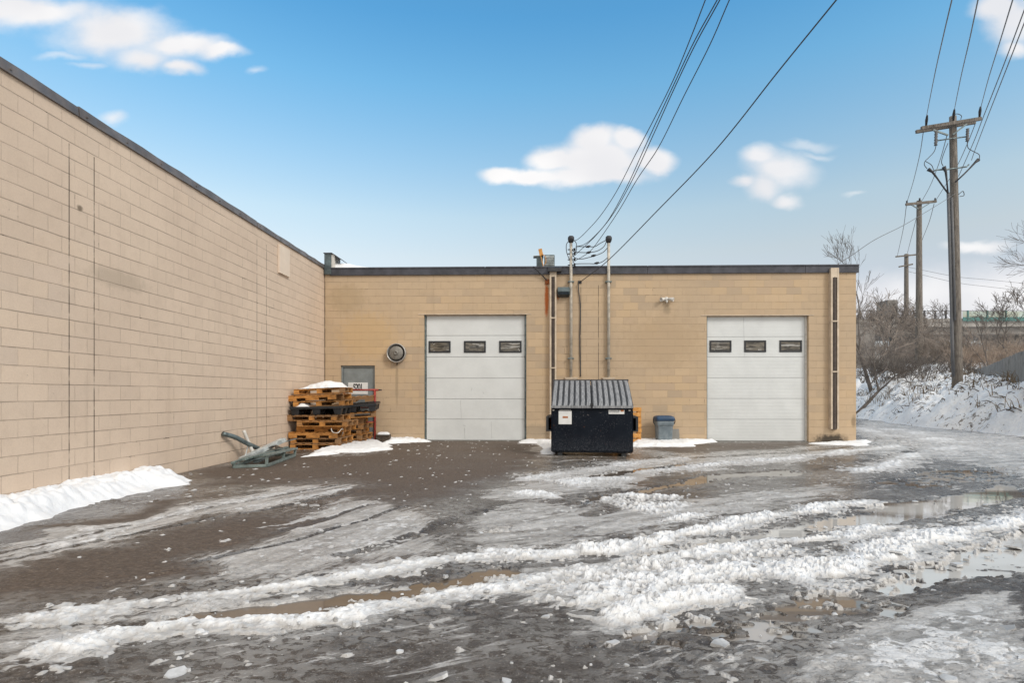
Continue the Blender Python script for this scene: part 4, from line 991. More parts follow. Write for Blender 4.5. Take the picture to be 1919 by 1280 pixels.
m.tube(crom([p+Vector((.02, -.04, -.05)), p+Vector((.12, -.05, -.12)), p+Vector((.14, -.1, -.3)), p+Vector((.05, -.1, -.42))]), .010, 5); m.tube([p+Vector((.0, 0, -.1)), p+Vector((.06, .0, -.36))], .014, 5)
tag(m.build('timber_offcut', M['orange_wood']), 'small brown timber offcut wired up above the roof edge', 'timber')
m = MB(); m.tube(crom([onY(1000, 499, DY-.15), onY(1012, 511, DY-.1), onY(1026, 526, DY-.03)]), .015, 6); tag(m.build('roof_stay', M['iron']), 'short dark iron stay slanting from the roof edge to the rust stain', 'rod')
m = MB(); q = onY(1026, 526, DY); m.box(q.x-.06, q.x+.06, DY-.03, DY-.004, q.z-.1, q.z+.04); tag(m.build('rusty_bracket', M['rust']), 'rusty orange bracket on the wall left of the downspout', 'bracket')

# ------------------------------------------------------------------ dumpster
X0, X1, Y0 = .56, 2.24, 12.12; DD = 1.30; cxm = (X0+X1)/2
dp = thing('dumpster', 'dark navy steel dumpster with sloping ribbed lids standing before the tan wall', 'dumpster', (cxm, Y0+DD/2, 0))
zf0, zb0 = 1.06, 1.52
m = MB(); m.prism([(Y0+.03, .075), (Y0, .12), (Y0, zf0), (Y0+DD, zb0), (Y0+DD, .075)], X0, X1)
body = m.build('body', M['dumpster'], dp, world=True, bevel=.012)
m = MB(); m.box(X0-.012, X1+.012, Y0-.03, Y0-.002, zf0-.075, zf0-.012); m.box(X0-.016, X0-.002, Y0+.0, Y0+.06, .1, zf0-.08); m.box(X1+.002, X1+.016, Y0, Y0+.06, .1, zf0-.08); m.build('rim', M['dumpster'], dp, world=True, bevel=.006)
for s, (xa, xb) in ((0, (X0-.015, cxm-.006)), (1, (cxm+.006, X1+.015))):
    m = MB(); n = 7; wv = (xb-xa)/n
    prof = []
    for i in range(n):
        a_ = xa+i*wv; prof += [(a_, .0), (a_+wv*.16, 0), (a_+wv*.30, .032), (a_+wv*.86, .032)]
    prof.append((xb, 0))
    A, B = (Y0-.045, zf0+.005), (Y0+DD+.02, zb0+.115)
    nrm = Vector((0, -(B[1]-A[1]), B[0]-A[0])).normalized()
    K = 10
    for i in range(len(prof)-1):
        m.cur = 1 if (i % 4) in (0, 3) or prof[i][1]*prof[i+1][1] == 0 and (i % 4) == 0 else 0
        if i % 4 == 1: m.cur = 0
        for k in range(K):
            vs = []
            for (xx, h), kk in ((prof[i], k), (prof[i+1], k), (prof[i+1], k+1), (prof[i], k+1)):
                f = kk/K; hh = h*min(1, 9*f, 9*(1-f))
                vs.append((xx, A[0]+(B[0]-A[0])*f+nrm.y*hh, A[1]+(B[1]-A[1])*f+.03*math.sin(math.pi*f)+nrm.z*hh))
            m.add(vs, [(0, 1, 2, 3)])
    m.cur = 0
    m.box(xa, xb, A[0]-.014, A[0]+.0, A[1]-.045, A[1]+.005)
    m.cur = 1; m.add([(xa, A[0], A[1]-.012), (xb, A[0], A[1]-.012), (xb, B[0], B[1]-.012), (xa, B[0], B[1]-.012)], [(0, 1, 2, 3)])
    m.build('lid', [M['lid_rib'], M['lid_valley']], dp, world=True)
m = MB(); m.tube([(X0-.03, Y0+DD+.02, zb0+.115), (X1+.03, Y0+DD+.02, zb0+.115)], .022, 8); m.build('hinge_rod', M['iron'], dp, world=True)
m = MB(); m.box(cxm-.035, cxm+.035, Y0-.085, Y0-.06, zf0+.0, zf0+.06); m.tube([(cxm, Y0-.07, zf0+.02), (cxm, Y0-.07, zf0-.05)], .02, 6); m.build('latch', M['rubber'], dp, world=True)
for s in (0, 1):
    xa, xb = (X0-.125, X0-.002) if s == 0 else (X1+.002, X1+.125)
    za, zb_ = .52, .84; t_ = .03
    m = MB(); m.box(xa, xb, Y0+.05, Y0+DD-.1, zb_-t_, zb_); m.box(xa, xb, Y0+.05, Y0+DD-.1, za, za+t_)
    if s == 0: m.box(xa, xa+t_*1.6, Y0+.05, Y0+DD-.1, za+t_, zb_-t_)
    else: m.box(xb-t_*1.6, xb, Y0+.05, Y0+DD-.1, za+t_, zb_-t_)
    o = m.build('fork_pocket', M['rubber'], dp, world=True)
    m = MB(); m.box(xa+.02, xb-.02, Y0+DD*.5, Y0+DD*.5+.02, za+t_, zb_-t_); m.build('rusty_inside', M['rust'], o)
for xx in (X0+.12, X1-.22):
    m = MB(); m.box(xx, xx+.1, Y0+.05, Y0+DD-.05, -.01, .074); m.build('skid', M['rubber'], dp, world=True)
zq = lambda y: onY(1100, y, Y0).z; xq = lambda x: onY(x, 0, Y0).x
def sticker(xa, xb, ya, yb, name='sticker', mat='sign_white'):
    m = MB(); m.box(xq(xa), xq(xb), Y0-.006, Y0-.002, zq(yb), zq(ya)); return m.build(name, M[mat], dp, world=True)
o = sticker(1052.5, 1077, 770.5, 795.5); o['label'] = 'square white sticker with small orange print'
m = MB(); m.box(xq(1060), xq(1070), Y0-.009, Y0-.007, zq(784), zq(780.5)); m.build('print', M['sticker_orange'], o)
o = sticker(1053.5, 1075.5, 763.5, 769)
m = MB()
m.box(xq(1056), xq(1073.5), Y0-.009, Y0-.007, zq(767), zq(765.4))
m.build('print', M['sticker_grey'], o)
o = sticker(1146, 1175, 765, 776)
m = MB(); rnd = random.Random(8)
for row in range(3):
    xx = 1147.5
    while xx < 1166:
        wd = rnd.uniform(1, 3.2); m.box(xq(xx), xq(min(xx+wd, 1167)), Y0-.009, Y0-.007, zq(768.4+row*2.4), zq(767+row*2.4)); xx += wd+.7
m.build('print', M['sticker_grey'], o)
m = MB(); m.box(xq(1168), xq(1174), Y0-.009, Y0-.007, zq(771.5), zq(766.5)); m.build('emblem', M['sticker_orange'], o)
for xx in (1042.5, 1184.5):
    m = MB(); m.lathe([(0, .012), (.02, .01), (.024, 0)], 12, Matrix.Translation((xq(xx), Y0-.002, zq(768.5))) @ RX); m.build('reflector', M['white_plastic'], dp, True, True)

dp.rotation_euler = (0, 0, R(-5))

# ------------------------------------------------------------------ bin, pallet on end, slab, block
bn = thing('trash_bin', 'grey plastic bin with dark blue lid standing on snow against the wall', 'bin', (3.66, 15.58, -.02))
def rrect(hx, hy, r, n=5):
    out = []
    for cx, cy, a0 in ((hx-r, hy-r, 0), (-hx+r, hy-r, 90), (-hx+r, -hy+r, 180), (hx-r, -hy+r, 270)):
        for k in range(n+1): a = R(a0+90*k/n); out.append((cx+r*math.cos(a), cy+r*math.sin(a)))
    return out
def loft(m, rings):
    n = len(rings[0][0]); vs = []
    for ring, z in rings: vs += [(x, y, z) for x, y in ring]
    fs = [(i*n+j, i*n+(j+1) % n, (i+1)*n+(j+1) % n, (i+1)*n+j) for i in range(len(rings)-1) for j in range(n)]
    fs += [tuple(range(n)), tuple((len(rings)-1)*n+j for j in range(n))]
    return m.add(vs, fs)
bn.scale = (.86, .9, 1.06)
m = MB(); loft(m, [(rrect(.205, .20, .05), 0), (rrect(.212, .205, .05), .02), (rrect(.24, .23, .06), .46), (rrect(.243, .233, .06), .465), (rrect(.262, .25, .06), .47), (rrect(.268, .255, .06), .60)]); m.build('bin_body', M['can_body'], bn, True)
m = MB(); m.box(-.19, .19, -.238, -.226, .43, .45); m.box(-.15, -.02, -.232, -.222, .38, .395); m.box(.03, .16, -.232, -.222, .38, .395); m.build('moulded_rib', M['can_body'], bn, bevel=.004)
m = MB(); loft(m, [(rrect(.285, .27, .07), .59), (rrect(.29, .275, .07), .655), (rrect(.27, .255, .07), .69), (rrect(.20, .19, .07), .715), (rrect(.05, .05, .02), .72)]); lo = m.build('lid', M['can_lid'], bn, True)
for s in (-1, 1):
    m = MB(); m.tube(crom([(s*.27, -.05, .66), (s*.325, -.05, .63), (s*.335, -.05, .56), (s*.30, -.05, .50)]), .014, 6); m.build('lid_latch', M['rubber'], bn, True)
def pallet(name, label, loc, rot, w=1.2, d=1.0, mat='pallet', cat='pallet', group='pallets in the stacks', seed=0, notched=False):
    """origin at the bottom centre; deck boards run along y, bearers along x; nine blocks, or three solid notched bearers"""
    rn = random.Random(seed)
    t = thing(name, label, cat, loc, rot, group); H = .135
    m = MB(); n = 7
    for i in range(n):
        x = -w/2+.05+(w-.10)*i/(n-1); wv = rn.uniform(.09, .125) if i not in (0, n-1) else .10
        m.box(x-wv/2, x+wv/2, -d/2+rn.uniform(-.008, .008), d/2+rn.uniform(-.008, .008), H-.018, H+rn.uniform(-.002, .002))
    m.build('top_deck', M[mat], t, bevel=.002)
    if notched:
        for y in (-d/2+.02, 0, d/2-.02):
            m = MB(); m.box(-w/2, w/2, y-.0195, y+.0195, .062, .1165)
            for x0, x1 in ((-w/2, -w/2+.2), (-.16, .16), (w/2-.2, w/2)): m.box(x0, x1, y-.0195, y+.0195, .0005, .0615)
            m.build('bearer', M[mat], t, bevel=.002)
        return t
    for y in (-d/2+.05, 0, d/2-.05):
        m = MB(); m.box(-w/2, w/2, y-.048, y+.048, .1, .1165); m.build('bearer', M[mat], t, bevel=.002)
        m = MB(); m.box(-w/2, w/2, y-.046, y+.046, 0, .0165); m.build('bottom_board', M[mat], t, bevel=.002)
        for x in (-w/2+.065, 0, w/2-.065):
            q = MB(); k = rn.uniform(-.01, .01); q.box(x-.062+k, x+.062+k, y-.047, y+.047, .017, .0995); q.build('block', M[mat], t, bevel=.002)
    return t
pallet('pallet', 'orange painted pallet standing on end against the wall behind the dumpster', (2.64, 15.62, .48), (R(80), R(90), 0), .95, .8, 'orange_wood', 'pallet', None, 3)
m = MB(); mt = Matrix.Translation((4.04, 15.78, 0)) @ Matrix.Rotation(R(-14), 4, 'X'); m.box(-.10, .10, -.02, .03, -.02, .37, mt)
tag(m.build('stone_slab', M['concrete'], bevel=.006), 'small grey slab leaning on the wall right of the bin', 'slab')
t = thing('timber_block', 'short dark timber block capped with snow beside the red cart', 'block', (-3.98, 15.7, 0))
m = MB(); m.box(-.19, .19, -.09, .09, 0, .2); m.build('timber', M['leaf_litter'], t, bevel=.01)
m = MB(); loft(m, [(rrect(.17, .085, .05), .201), (rrect(.165, .08, .05), .24), (rrect(.11, .05, .04), .275)]); m.build('snow_cap', M['snow'], t, True)

# ------------------------------------------------------------------ pallet stacks
PG = 'wooden pallets stacked in the corner'
proto = pallet('pallet', 'lowest pallet of the tall front stack, frozen into the snow', (-5.07, 14.02, .0), (0, 0, R(.5)), 1.2, 1.0, group=PG, seed=1)
proto2 = pallet('pallet', 'third pallet up in the front stack, notched side facing out', (-5.11, 14.00, .27), (0, 0, R(-1)), 1.18, 1.0, group=PG, seed=5, notched=True)
HH = .1355
def stackp(pr, x, y, z, a, lab, tilt=0, tx=0): return copy_thing(pr, (x, y, z), (R(tilt), R(tx), R(a)), lab, PG)
stackp(proto, -5.06, 14.03, HH, -.7, 'second pallet up from the ground in the front stack')
stackp(proto2, -5.00, 14.16, 3*HH, 3, 'fourth pallet up in the front stack, set back in deep shade')
stackp(proto, -4.90, 13.98, 4*HH, 2, 'fifth pallet up in the front stack, shifted right')
stackp(proto, -5.13, 14.00, 5*HH, -2, 'sixth pallet up in the front stack, just under the black plastic pallet')
zz = 6*HH+.21
stackp(proto, -5.05, 14.10, zz, 5, 'wooden pallet lying directly on the left black plastic pallet', 0, -1.5)
stackp(proto2, -5.12, 14.05, zz+HH+.012, -4, 'second wooden pallet above the black plastic pallets', .5, -2.5)
stackp(proto, -5.08, 14.2, zz+2*HH+.03, 6, 'topmost pallet of the front stack, under the snow cap', 0, -2.5)
# rear stack
for i, (a, dx_, lb) in enumerate(((0, 0, 'lowest pallet of the low rear stack next to the steel door'), (-2, .03, 'second pallet up in the rear stack next to the steel door'), (3, -.04, 'third pallet up in the rear stack next to the steel door'), (-1, .05, 'fourth pallet up in the rear stack, with snow on it'), (9, -.03, 'fifth pallet up in the rear stack, turned askew'))):
    stackp(proto if i != 4 else proto2, -4.93+dx_, 15.28, i*HH, a, lb)
stackp(proto, -4.66, 15.10, 5*HH+.03, 17, 'rear stack pallet turned and poking out to the right under the black plastic one', 1, -3)
stackp(proto2, -4.72, 15.2, 6*HH+.30, 12, 'loose wooden pallet on top of the right black plastic pallet', 2, -3)
def plastic_pallet(label, loc, rot, w=1.22, d=1.02):
    t = thing('plastic_pallet', label, 'pallet', loc, rot, 'black plastic pallets in the stacks')
    m = MB(); m.box(-w/2, w/2, -d/2, d/2, .15, .19); m.box(-w/2-.012, w/2+.012, -d/2-.012, -d/2, .145, .205); m.box(-w/2-.012, w/2+.012, d/2, d/2+.012, .145, .205); m.box(-w/2-.012, -w/2, -d/2, d/2, .145, .205); m.box(w/2, w/2+.012, -d/2, d/2, .145, .205)
    m.build('deck', M['black_plastic'], t, bevel=.008)
    for x in (-w/2+.11, 0, w/2-.11):
        for y in (-d/2+.10, 0, d/2-.10):
            m = MB(); m.add([(x-.07, y-.06, 0), (x+.07, y-.06, 0), (x+.07, y+.06, 0), (x-.07, y+.06, 0), (x-.105, y-.09, .149), (x+.105, y-.09, .149), (x+.105, y+.09, .149), (x-.105, y+.09, .149)], [(0, 3, 2, 1), (4, 5, 6, 7), (0, 1, 5, 4), (1, 2, 6, 5), (2, 3, 7, 6), (3, 0, 4, 7)]); m.build('foot', M['black_plastic'], t, bevel=.01)
    return t
plastic_pallet('black plastic pallet in the middle of the front stack', (-5.07, 14.02, 6*HH+.004), (0, R(-1), R(3)))
plastic_pallet('black plastic pallet tilted on the rear stack, reaching out over the red cart', (-4.58, 15.08, 6*HH+.045), (R(2), R(-4), R(9)))
zt = zz+3*HH+.045
X, Y = np.meshgrid(np.linspace(-5.55, -4.52, 70), np.linspace(13.68, 14.74, 60))
e = np.minimum(np.minimum(X+5.55, -4.52-X)/.22, np.minimum(Y-13.68, 14.74-Y)/.22)+(fbm(X*5, Y*5, 19, 4)-.5)*.9
H = sstep(e, .05, .9)*(.03+.095*np.exp(-((X+5.0)/.26)**2-((Y-14.3)/.5)**2)+.09*fbm(X*3, Y*3, 9, 4)+.03*fbm(X*11, Y*11, 4, 3))
tag(grid_mesh('snow', X, Y, zt+H-.012+.044*(X+5.0), M['snow'], H > .002, dict(depth=H+.06)), 'white snow cap on the tall front pallet stack', 'snow', None, 'stuff')
X, Y = np.meshgrid(np.linspace(-5.55, -5.15, 30), np.linspace(13.53, 13.9, 30)); e = np.minimum(np.minimum(X+5.55, -5.15-X)/.12, np.minimum(Y-13.53, 13.9-Y)/.08)
H = sstep(e, 0, 1)*.09*np.exp(-((X+5.42)/.14)**2)
tag(grid_mesh('snow', X, Y, 6*HH+.20+H, M['snow'], None, dict(depth=H+.06)), 'lump of snow lodged on the left black plastic pallet', 'snow', None, 'stuff')
# red cart standing behind the stacks
t = thing('cart_frame', 'red steel cart frame upright between the rear pallets and the door', 'cart', (-4.35, 15.72, 0))
ztp = onY(703, 731, 15.7).z; xp = onY(703, 0, 15.7).x
m = MB(); m.tube([(xp, 15.7, .02), (xp, 15.7, ztp)], .032, 8); m.build('upright', M['red_paint'], t, True, True)
m = MB(); m.tube([(xp-.85, 15.7, .02), (xp-.85, 15.7, ztp)], .032, 8); m.build('upright', M['red_paint'], t, True, True)
m = MB(); m.tube([(xp-.95, 15.7, ztp), (xp+.10, 15.7, ztp)], .028, 8); m.build('top_bar', M['red_paint'], t, True, True)
m = MB(); m.tube([(xp+.10, 15.7, ztp), (xp+.19, 15.7, ztp)], .020, 8); m.build('grip', M['pipe_dark'], t, True, True)
for z in (.55, .95):
    m = MB(); m.tube([(xp-.85, 15.7, z), (xp, 15.7, z)], .018, 6); m.build('cross_bar', M['red_paint'], t, True, True)
m = MB(); m.tube(crom([onY(621, 803, 13.46), onY(624, 810, 13.44), onY(634, 811, 13.40), onY(642, 803, 13.6), onY(643, 812, 13.8), onY(640, 818, 13.9)]), .010, 5)
tag(m.build('plastic_strap', M['white_plastic']), 'loose white strap dangling off the pallet stack', 'strap')

# ------------------------------------------------------------------ scrap racking by the wall
t = thing('scrap_rack', 'heap of bent grey green rack frames lying on the asphalt by the wall', 'scrap metal', tuple(onG(495, 872)))
def gp(x, y, z=0): return onG(x, y, 0)+Vector((0, 0, z))
A_, B_, C_, D_ = onG(438, 878), onG(500, 876), onG(553, 856), onG(500, 854)
m = MB(); U = .05
for p, q in ((A_, B_), (B_, C_), (C_, D_), (D_, A_)): m.beam(p+Vector((0, 0, .03)), q+Vector((0, 0, .03)), U, U)
m.build('base_frame', M['grey_green'], t, world=True, bevel=.004)
for p, hgt in ((A_, .11), (B_, .23), (C_, .17), (D_, .12), (B_.lerp(C_, .55), .19)):
    m = MB(); m.beam(p+Vector((0, 0, .055)), p+Vector((.01, 0, hgt)), .045, .045, (0, 1, 0)); m.build('post', M['grey_green'], t, world=True, bevel=.004)
m = MB()
for p, hp, q, hq, wd in ((B_, .22, C_, .17, .10), (A_.lerp(D_, .25), .11, B_, .20, .05), (C_, .17, D_, .13, .06), (A_, .10, D_, .13, .05), (A_.lerp(B_, .35), .16, C_.lerp(D_, .3), .19, .07)):
    m.beam(p.lerp(q, -.03)+Vector((0, 0, hp)), q.lerp(p, -.02)+Vector((0, 0, hq)), wd, .035)
m.build('top_frame', M['grey_green'], t, world=True, bevel=.004)
m = MB()
for i, (f, z) in enumerate(((.15, .09), (.32, .13), (.5, .10), (.66, .15), (.82, .12))):
    m.beam(A_.lerp(D_, f)+Vector((.1, 0, z)), B_.lerp(C_, f*.9+.06)+Vector((-.1, 0, z+.05)), .055, .03)
m.beam(A_.lerp(B_, .3)+Vector((0, .1, .12)), D_.lerp(C_, .5)+Vector((0, -.1, .18)), .06, .03); m.beam(A_.lerp(C_, .2)+Vector((0, 0, .15)), A_.lerp(C_, .8)+Vector((0, 0, .12)), .09, .02)
m.beam(A_.lerp(B_, .5)+Vector((0, .2, .07)), B_.lerp(C_, .7)+Vector((-.05, 0, .2)), .1, .018)
m.build('loose_rail', M['galv_dark'], t, world=True, bevel=.003)
def lying(px, t_, r, name, lab, mat, cat='rod', n=8, sq=False):
    m = MB(); pts = [at(x, y, tt) for (x, y), tt in zip(px, t_)]
    if sq: m.beam(pts[0], pts[-1], r*2, r*1.3)
    else: m.tube(crom(pts, 6), r, n)
    return tag(m.build(name, M[mat], None, not sq, bevel=.004 if sq else 0), lab, cat)
lying([(452, 862), (533, 824)], [10.9, 11.8], .062, 'steel_channel', 'bright galvanised channel resting across the scrap frames', 'galv', 'scrap metal', sq=True)
lying([(441, 867), (480, 852)], [10.9, 11.4], .04, 'steel_channel', 'short shiny angle bar on the left end of the scrap heap', 'galv', 'scrap metal', sq=True)
lying([(528, 830), (557, 822)], [11.98, 12.4], .012, 'steel_rod', 'thin grey rod poking from the scrap toward the pallets', 'galv_dark')
lying([(418, 813), (442, 820), (465, 832), (487, 842), (500, 850)], [10.72, 10.95, 11.2, 11.5, 11.6], .045, 'bent_pipe', 'bent blue grey pipe leaning from the scrap against the beige wall', 'galv_dark', 'pipe')
lying([(457, 807), (466, 829), (476, 852)], [11.25, 11.3, 11.2], .035, 'white_tube', 'white tube crossing over the bent pipe by the wall', 'white_tube', 'pipe')
lying([(466, 832), (460, 855)], [11.28, 11.0], .010, 'thin_rod', 'thin pale rod hanging below the crossing of the two pipes', 'galv', 'rod')
m = MB(); p = onG(515, 862)
for k in range(9):
    a = k*2.3; m.beam(p+Vector((.16*math.cos(a), .1*math.sin(a), .24)), p+Vector((.05*math.cos(a+2), .08*math.sin(a+1), .27+.01*(k % 3))), .05, .006)
tag(m.build('leaf_litter', M['leaf_litter']), 'dead brown leaves caught on the scrap frames', 'leaves', None, 'stuff')

# ------------------------------------------------------------------ poles and lines
def pole(x, ytop, ybot, t_, rb, rt, label, name='utility_pole', cut=.0):
    base, top = at(x, ybot, t_), at(x-(1.0 if t_ < 30 else 0)*9, ytop, t_)
    t = thing(name, label, 'utility pole', (base.x, base.y, base.z-.5), group='utility poles along the embankment')
    m = MB(); n = 12; pts = [base+(top-base)*k/n for k in range(n+1)]; pts[0] = base-Vector((0, 0, .6))
    m.tube(pts, [rb+(rt-rb)*k/n for k in range(n+1)], 14); m.build('shaft', M['pole'], t, True, True)
    return t, base, top
T1 = 26.4
up1, b1, tp1 = pole(1795, 218, 732, T1, .215, .14, 'nearest tall weathered utility pole with cable terminations and riser pipe')
def pp(x, y, dt=0): return at(x, y, T1+dt)
L_, R_ = pp(1727, 240, -.25), pp(1839, 222, -.25)
m = MB(); m.beam(L_, R_, .12, .15); m.build('crossarm', M['pole'], up1, world=True, bevel=.01)
m = MB(); m.beam(L_+Vector((0, .35, 0)), R_+Vector((0, .35, 0)), .12, .15); m.build('crossarm', M['pole'], up1, world=True, bevel=.01)
for a_, b_ in (((1749, 243), (1777, 253)), ((1812, 232), (1786, 252))):
    m = MB(); m.beam(pp(*a_, -.3), pp(*b_, -.2), .05, .07); m.build('brace', M['galv_dark'], up1, world=True)
for a_ in ((1755, 246, 272), (1814, 241, 264)):
    m = MB(); prof = []
    p, q = pp(a_[0], a_[1], -.35), pp(a_[0]-1, a_[2], -.35)
    k = 10; m.tube([p.lerp(q, i/k) for i in range(k+1)], [.05 if i % 2 else .075 for i in range(k+1)], 8); m.build('cutout_fuse', M['wire_grey'], up1, True, True)
m = MB(); m.tube([pp(1758, 263, -.3), pp(1785, 259, -.2), pp(1810, 256, -.3)], .03, 6); m.build('bracket_arm', M['galv_dark'], up1, True, True)
m = MB(); m.tube([pp(1750, 320, -.3), pp(1756, 318, -.3), pp(1778, 317, -.2), pp(1812, 312, -.3), pp(1816, 308, -.3)], .035, 6); m.build('lower_bracket', M['galv_dark'], up1, True, True)
for px in ([(1777, 362), (1766, 347), (1757, 334), (1748, 322), (1740, 317)], [(1777, 362), (1775, 340), (1773, 322), (1769, 312)], [(1791, 341), (1806, 327), (1818, 315), (1828, 304), (1834, 299)]):
    m = MB(); pts = [pp(x, y, -.35) for x, y in px]; m.tube(pts, [.035]*(len(pts)-2)+[.05, .085], 8); m.build('cable_termination', M['iron'], up1, True, True)
for px in ([(1755, 272), (1751, 284), (1740, 296), (1734, 302), (1733, 309), (1738, 316)], [(1813, 264), (1815, 277), (1826, 284), (1835, 289), (1836, 296), (1833, 300)], [(1777, 268), (1769, 288), (1765, 303), (1768, 311)], [(1784, 222), (1792, 213), (1802, 216), (1801, 223)], [(1797, 364), (1805, 358), (1807, 366), (1799, 368)], [(1735, 302), (1746, 309), (1750, 318)]):
    m = MB(); m.tube(crom([pp(x, y, -.35) for x, y in px], 5), .016, 5); m.build('jumper', M['wire'], up1, True, True)
m = MB(); m.tube([pp(1777.5, 361, -.12), pp(1780, 450, -.14), pp(1783, 560, -.16), pp(1785, 640, -.18), pp(1787, 705, -.2)], .065, 10); m.build('riser_pipe', M['wire_grey'], up1, True, True)
m = MB(); m.tube([pp(1784, 370, -.2), pp(1787, 470, -.22), pp(1790, 600, -.26)], .05, 8); m.build('riser_pipe', M['wire_grey'], up1, True, True)
for a_ in ((1736, 232), (1787, 221), (1836, 216)):
    m = MB(); m.tube([pp(a_[0], a_[1]+4, -.2), pp(a_[0]+1, a_[1]-8, -.5), pp(a_[0]+2, a_[1]-16, -.9)], [.04, .06, .035], 8); m.build('insulator', M['iron'], up1, True, True)
T2 = 44.0
up2, b2, tp2 = pole(1723, 376, 705, T2, .26, .17, 'middle utility pole with one braced crossarm, rising from the brush')
m = MB(); m.beam(at(1698, 383, T2-.25), at(1755, 377, T2-.25), .14, .18); m.build('crossarm', M['pole'], up2, world=True)
for a_, b_ in (((1709, 384), (1721, 391)), ((1742, 381), (1726, 391))):
    m = MB(); m.beam(at(*a_, T2-.3), at(*b_, T2-.25), .06, .06); m.build('brace', M['galv_dark'], up2, world=True)
for x, y in ((1700, 379), (1724, 374), (1753, 374)):
    m = MB(); m.tube([at(x, y+2, T2-.2), at(x, y-3, T2-.2)], .06, 6); m.build('insulator', M['iron'], up2, True, True)
T3 = 70.0
up3, b3, tp3 = pole(1699, 476, 720, T3, .30, .22, 'farthest utility pole with two thin crossarms, half hidden in brush')
m = MB(); m.beam(at(1679, 481, T3-.3), at(1719, 477, T3-.3), .12, .16); m.build('crossarm', M['pole'], up3, world=True)
m = MB(); m.beam(at(1685, 500, T3-.3), at(1711, 495, T3-.3), .12, .16); m.build('crossarm', M['pole'], up3, world=True)
GP = 'power lines coming over the camera to the near pole'
for px, lb in (([(1737, 216), (1752, 140), (1768, 68), (1784, 0)], 'left end'), ([(1789, 205), (1801, 145), (1816, 80), (1833, 0)], 'middle'), ([(1838, 203), (1852, 150), (1872, 85), (1898, 0)], 'right end')):
    pxwire(px, T1-.9, 11, .013, 'power line running from the '+lb+' of the near crossarm up out of frame', GP, 'wire_grey', ext=.8)
for px, lb in (([(1797, 330), (1825, 266), (1842, 222), (1880, 125), (1919, 21), (1950, -60)], 'left'), ([(1821, 300), (1828, 280), (1850, 222), (1886, 130), (1919, 45), (1950, -35)], 'right')):
    pxwire(px, T1-.4, 11, .013, lb+' of the two close lines passing below the near crossarm', GP, 'wire_grey', ext=.6)
GQ = 'power lines between the near pole and the middle pole'
for px, lb in (([(1731, 246), (1724, 290), (1712, 340), (1701, 376)], 'left'), ([(1775, 254), (1762, 300), (1745, 345), (1729, 375)], 'centre'), ([(1828, 232), (1812, 272), (1790, 318), (1755, 374)], 'right')):
    pxwire(px, T1, T2, .017, lb+' line between the near and middle poles', GQ, 'wire_grey')
GQ = 'power lines between the middle pole and the far pole'
for px, lb in (([(1699, 386), (1693, 430), (1682, 480)], 'left'), ([(1720, 400), (1711, 435), (1701, 474)], 'centre'), ([(1751, 382), (1742, 415), (1730, 446), (1719, 477)], 'right')):
    pxwire(px, T2, T3, .022, lb+' line between the middle and far poles', GQ, 'wire_grey')
pxwire([(1569, 496), (1600, 476), (1640, 449), (1690, 424), (1721, 406), (1770, 376), (1791, 362)], 16.3, T1-.2, .010, 'thin wire from the right roof corner up to the near pole', None, 'wire_grey')
for px, lb in (([(1700, 500), (1790, 518), (1850, 524), (1930, 532)], 'upper'), ([(1700, 508), (1790, 529), (1850, 537), (1930, 546)], 'lower')):
    pxwire(px, 95, 110, .030, lb+' of two faint far wires above the bridge', 'faint far wires', 'wire_grey')

# ------------------------------------------------------------------ bridge, walls, fence
YBR = 62.0
bp = lambda x, y, d=0: onY(x, y, YBR+d)
t = thing('overpass', 'long grey concrete road bridge crossing behind the bare trees', 'bridge', (45, YBR, 3))
xa, xb = bp(1560, 600).x, bp(2150, 600).x
m = MB(); m.box(xa, xb, YBR, YBR+9, bp(1850, 612).z, bp(1850, 602).z); m.build('deck', M['bridge'], t, world=True)
m = MB(); m.box(xa, xb, YBR+.5, YBR+8.5, bp(1850, 625).z, bp(1850, 612).z-.01); m.build('girder', M['bridge_dark'], t, world=True)
m = MB(); m.box(xa, xb, YBR-.15, YBR+.2, bp(1850, 603).z, bp(1850, 597).z); m.build('parapet', M['bridge'], t, world=True)
for x in (1630, 1760, 1960, 2080):
    m = MB(); m.box(bp(x, 0).x-.6, bp(x, 0).x+.6, YBR+1.5, YBR+7.5, 1, bp(x, 625).z-.02); m.build('pier', M['bridge_dark'], t, world=True)
m = MB(); m.box(bp(1675, 0).x, bp(1694, 0).x, YBR+1, YBR+3, bp(1680, 603).z, bp(1680, 559).z); m.build('pylon', M['bridge_dark'], t, world=True)
m = MB(); m.box(onY(1590, 0, YBR-3).x, onY(1640, 0, YBR-3).x, YBR-3, YBR-.3, 1, onY(1640, 606, YBR-3).z); m.build('abutment', M['bridge_dark'], t, world=True)
t = thing('bridge_fence', 'turquoise screened safety fence along the bridge parapet', 'fence', (60, YBR, 9))
for x in list(range(1610, 1800, 20))+[1811, 1847, 1882, 1918, 1953, 1990]:
    m = MB(); q = bp(x, 0).x; m.box(q-.07, q+.07, YBR-.3, YBR-.16, bp(x, 603 if x > 1800 else 598).z, bp(x, 582.5).z); m.build('post', M['teal'] if x > 1800 else M['iron'], t, world=True)
m = MB(); m.box(bp(1610, 0).x, bp(1990, 0).x, YBR-.27, YBR-.2, bp(1850, 583.2).z, bp(1850, 582.4).z); m.build('rail', M['iron'], t, world=True)
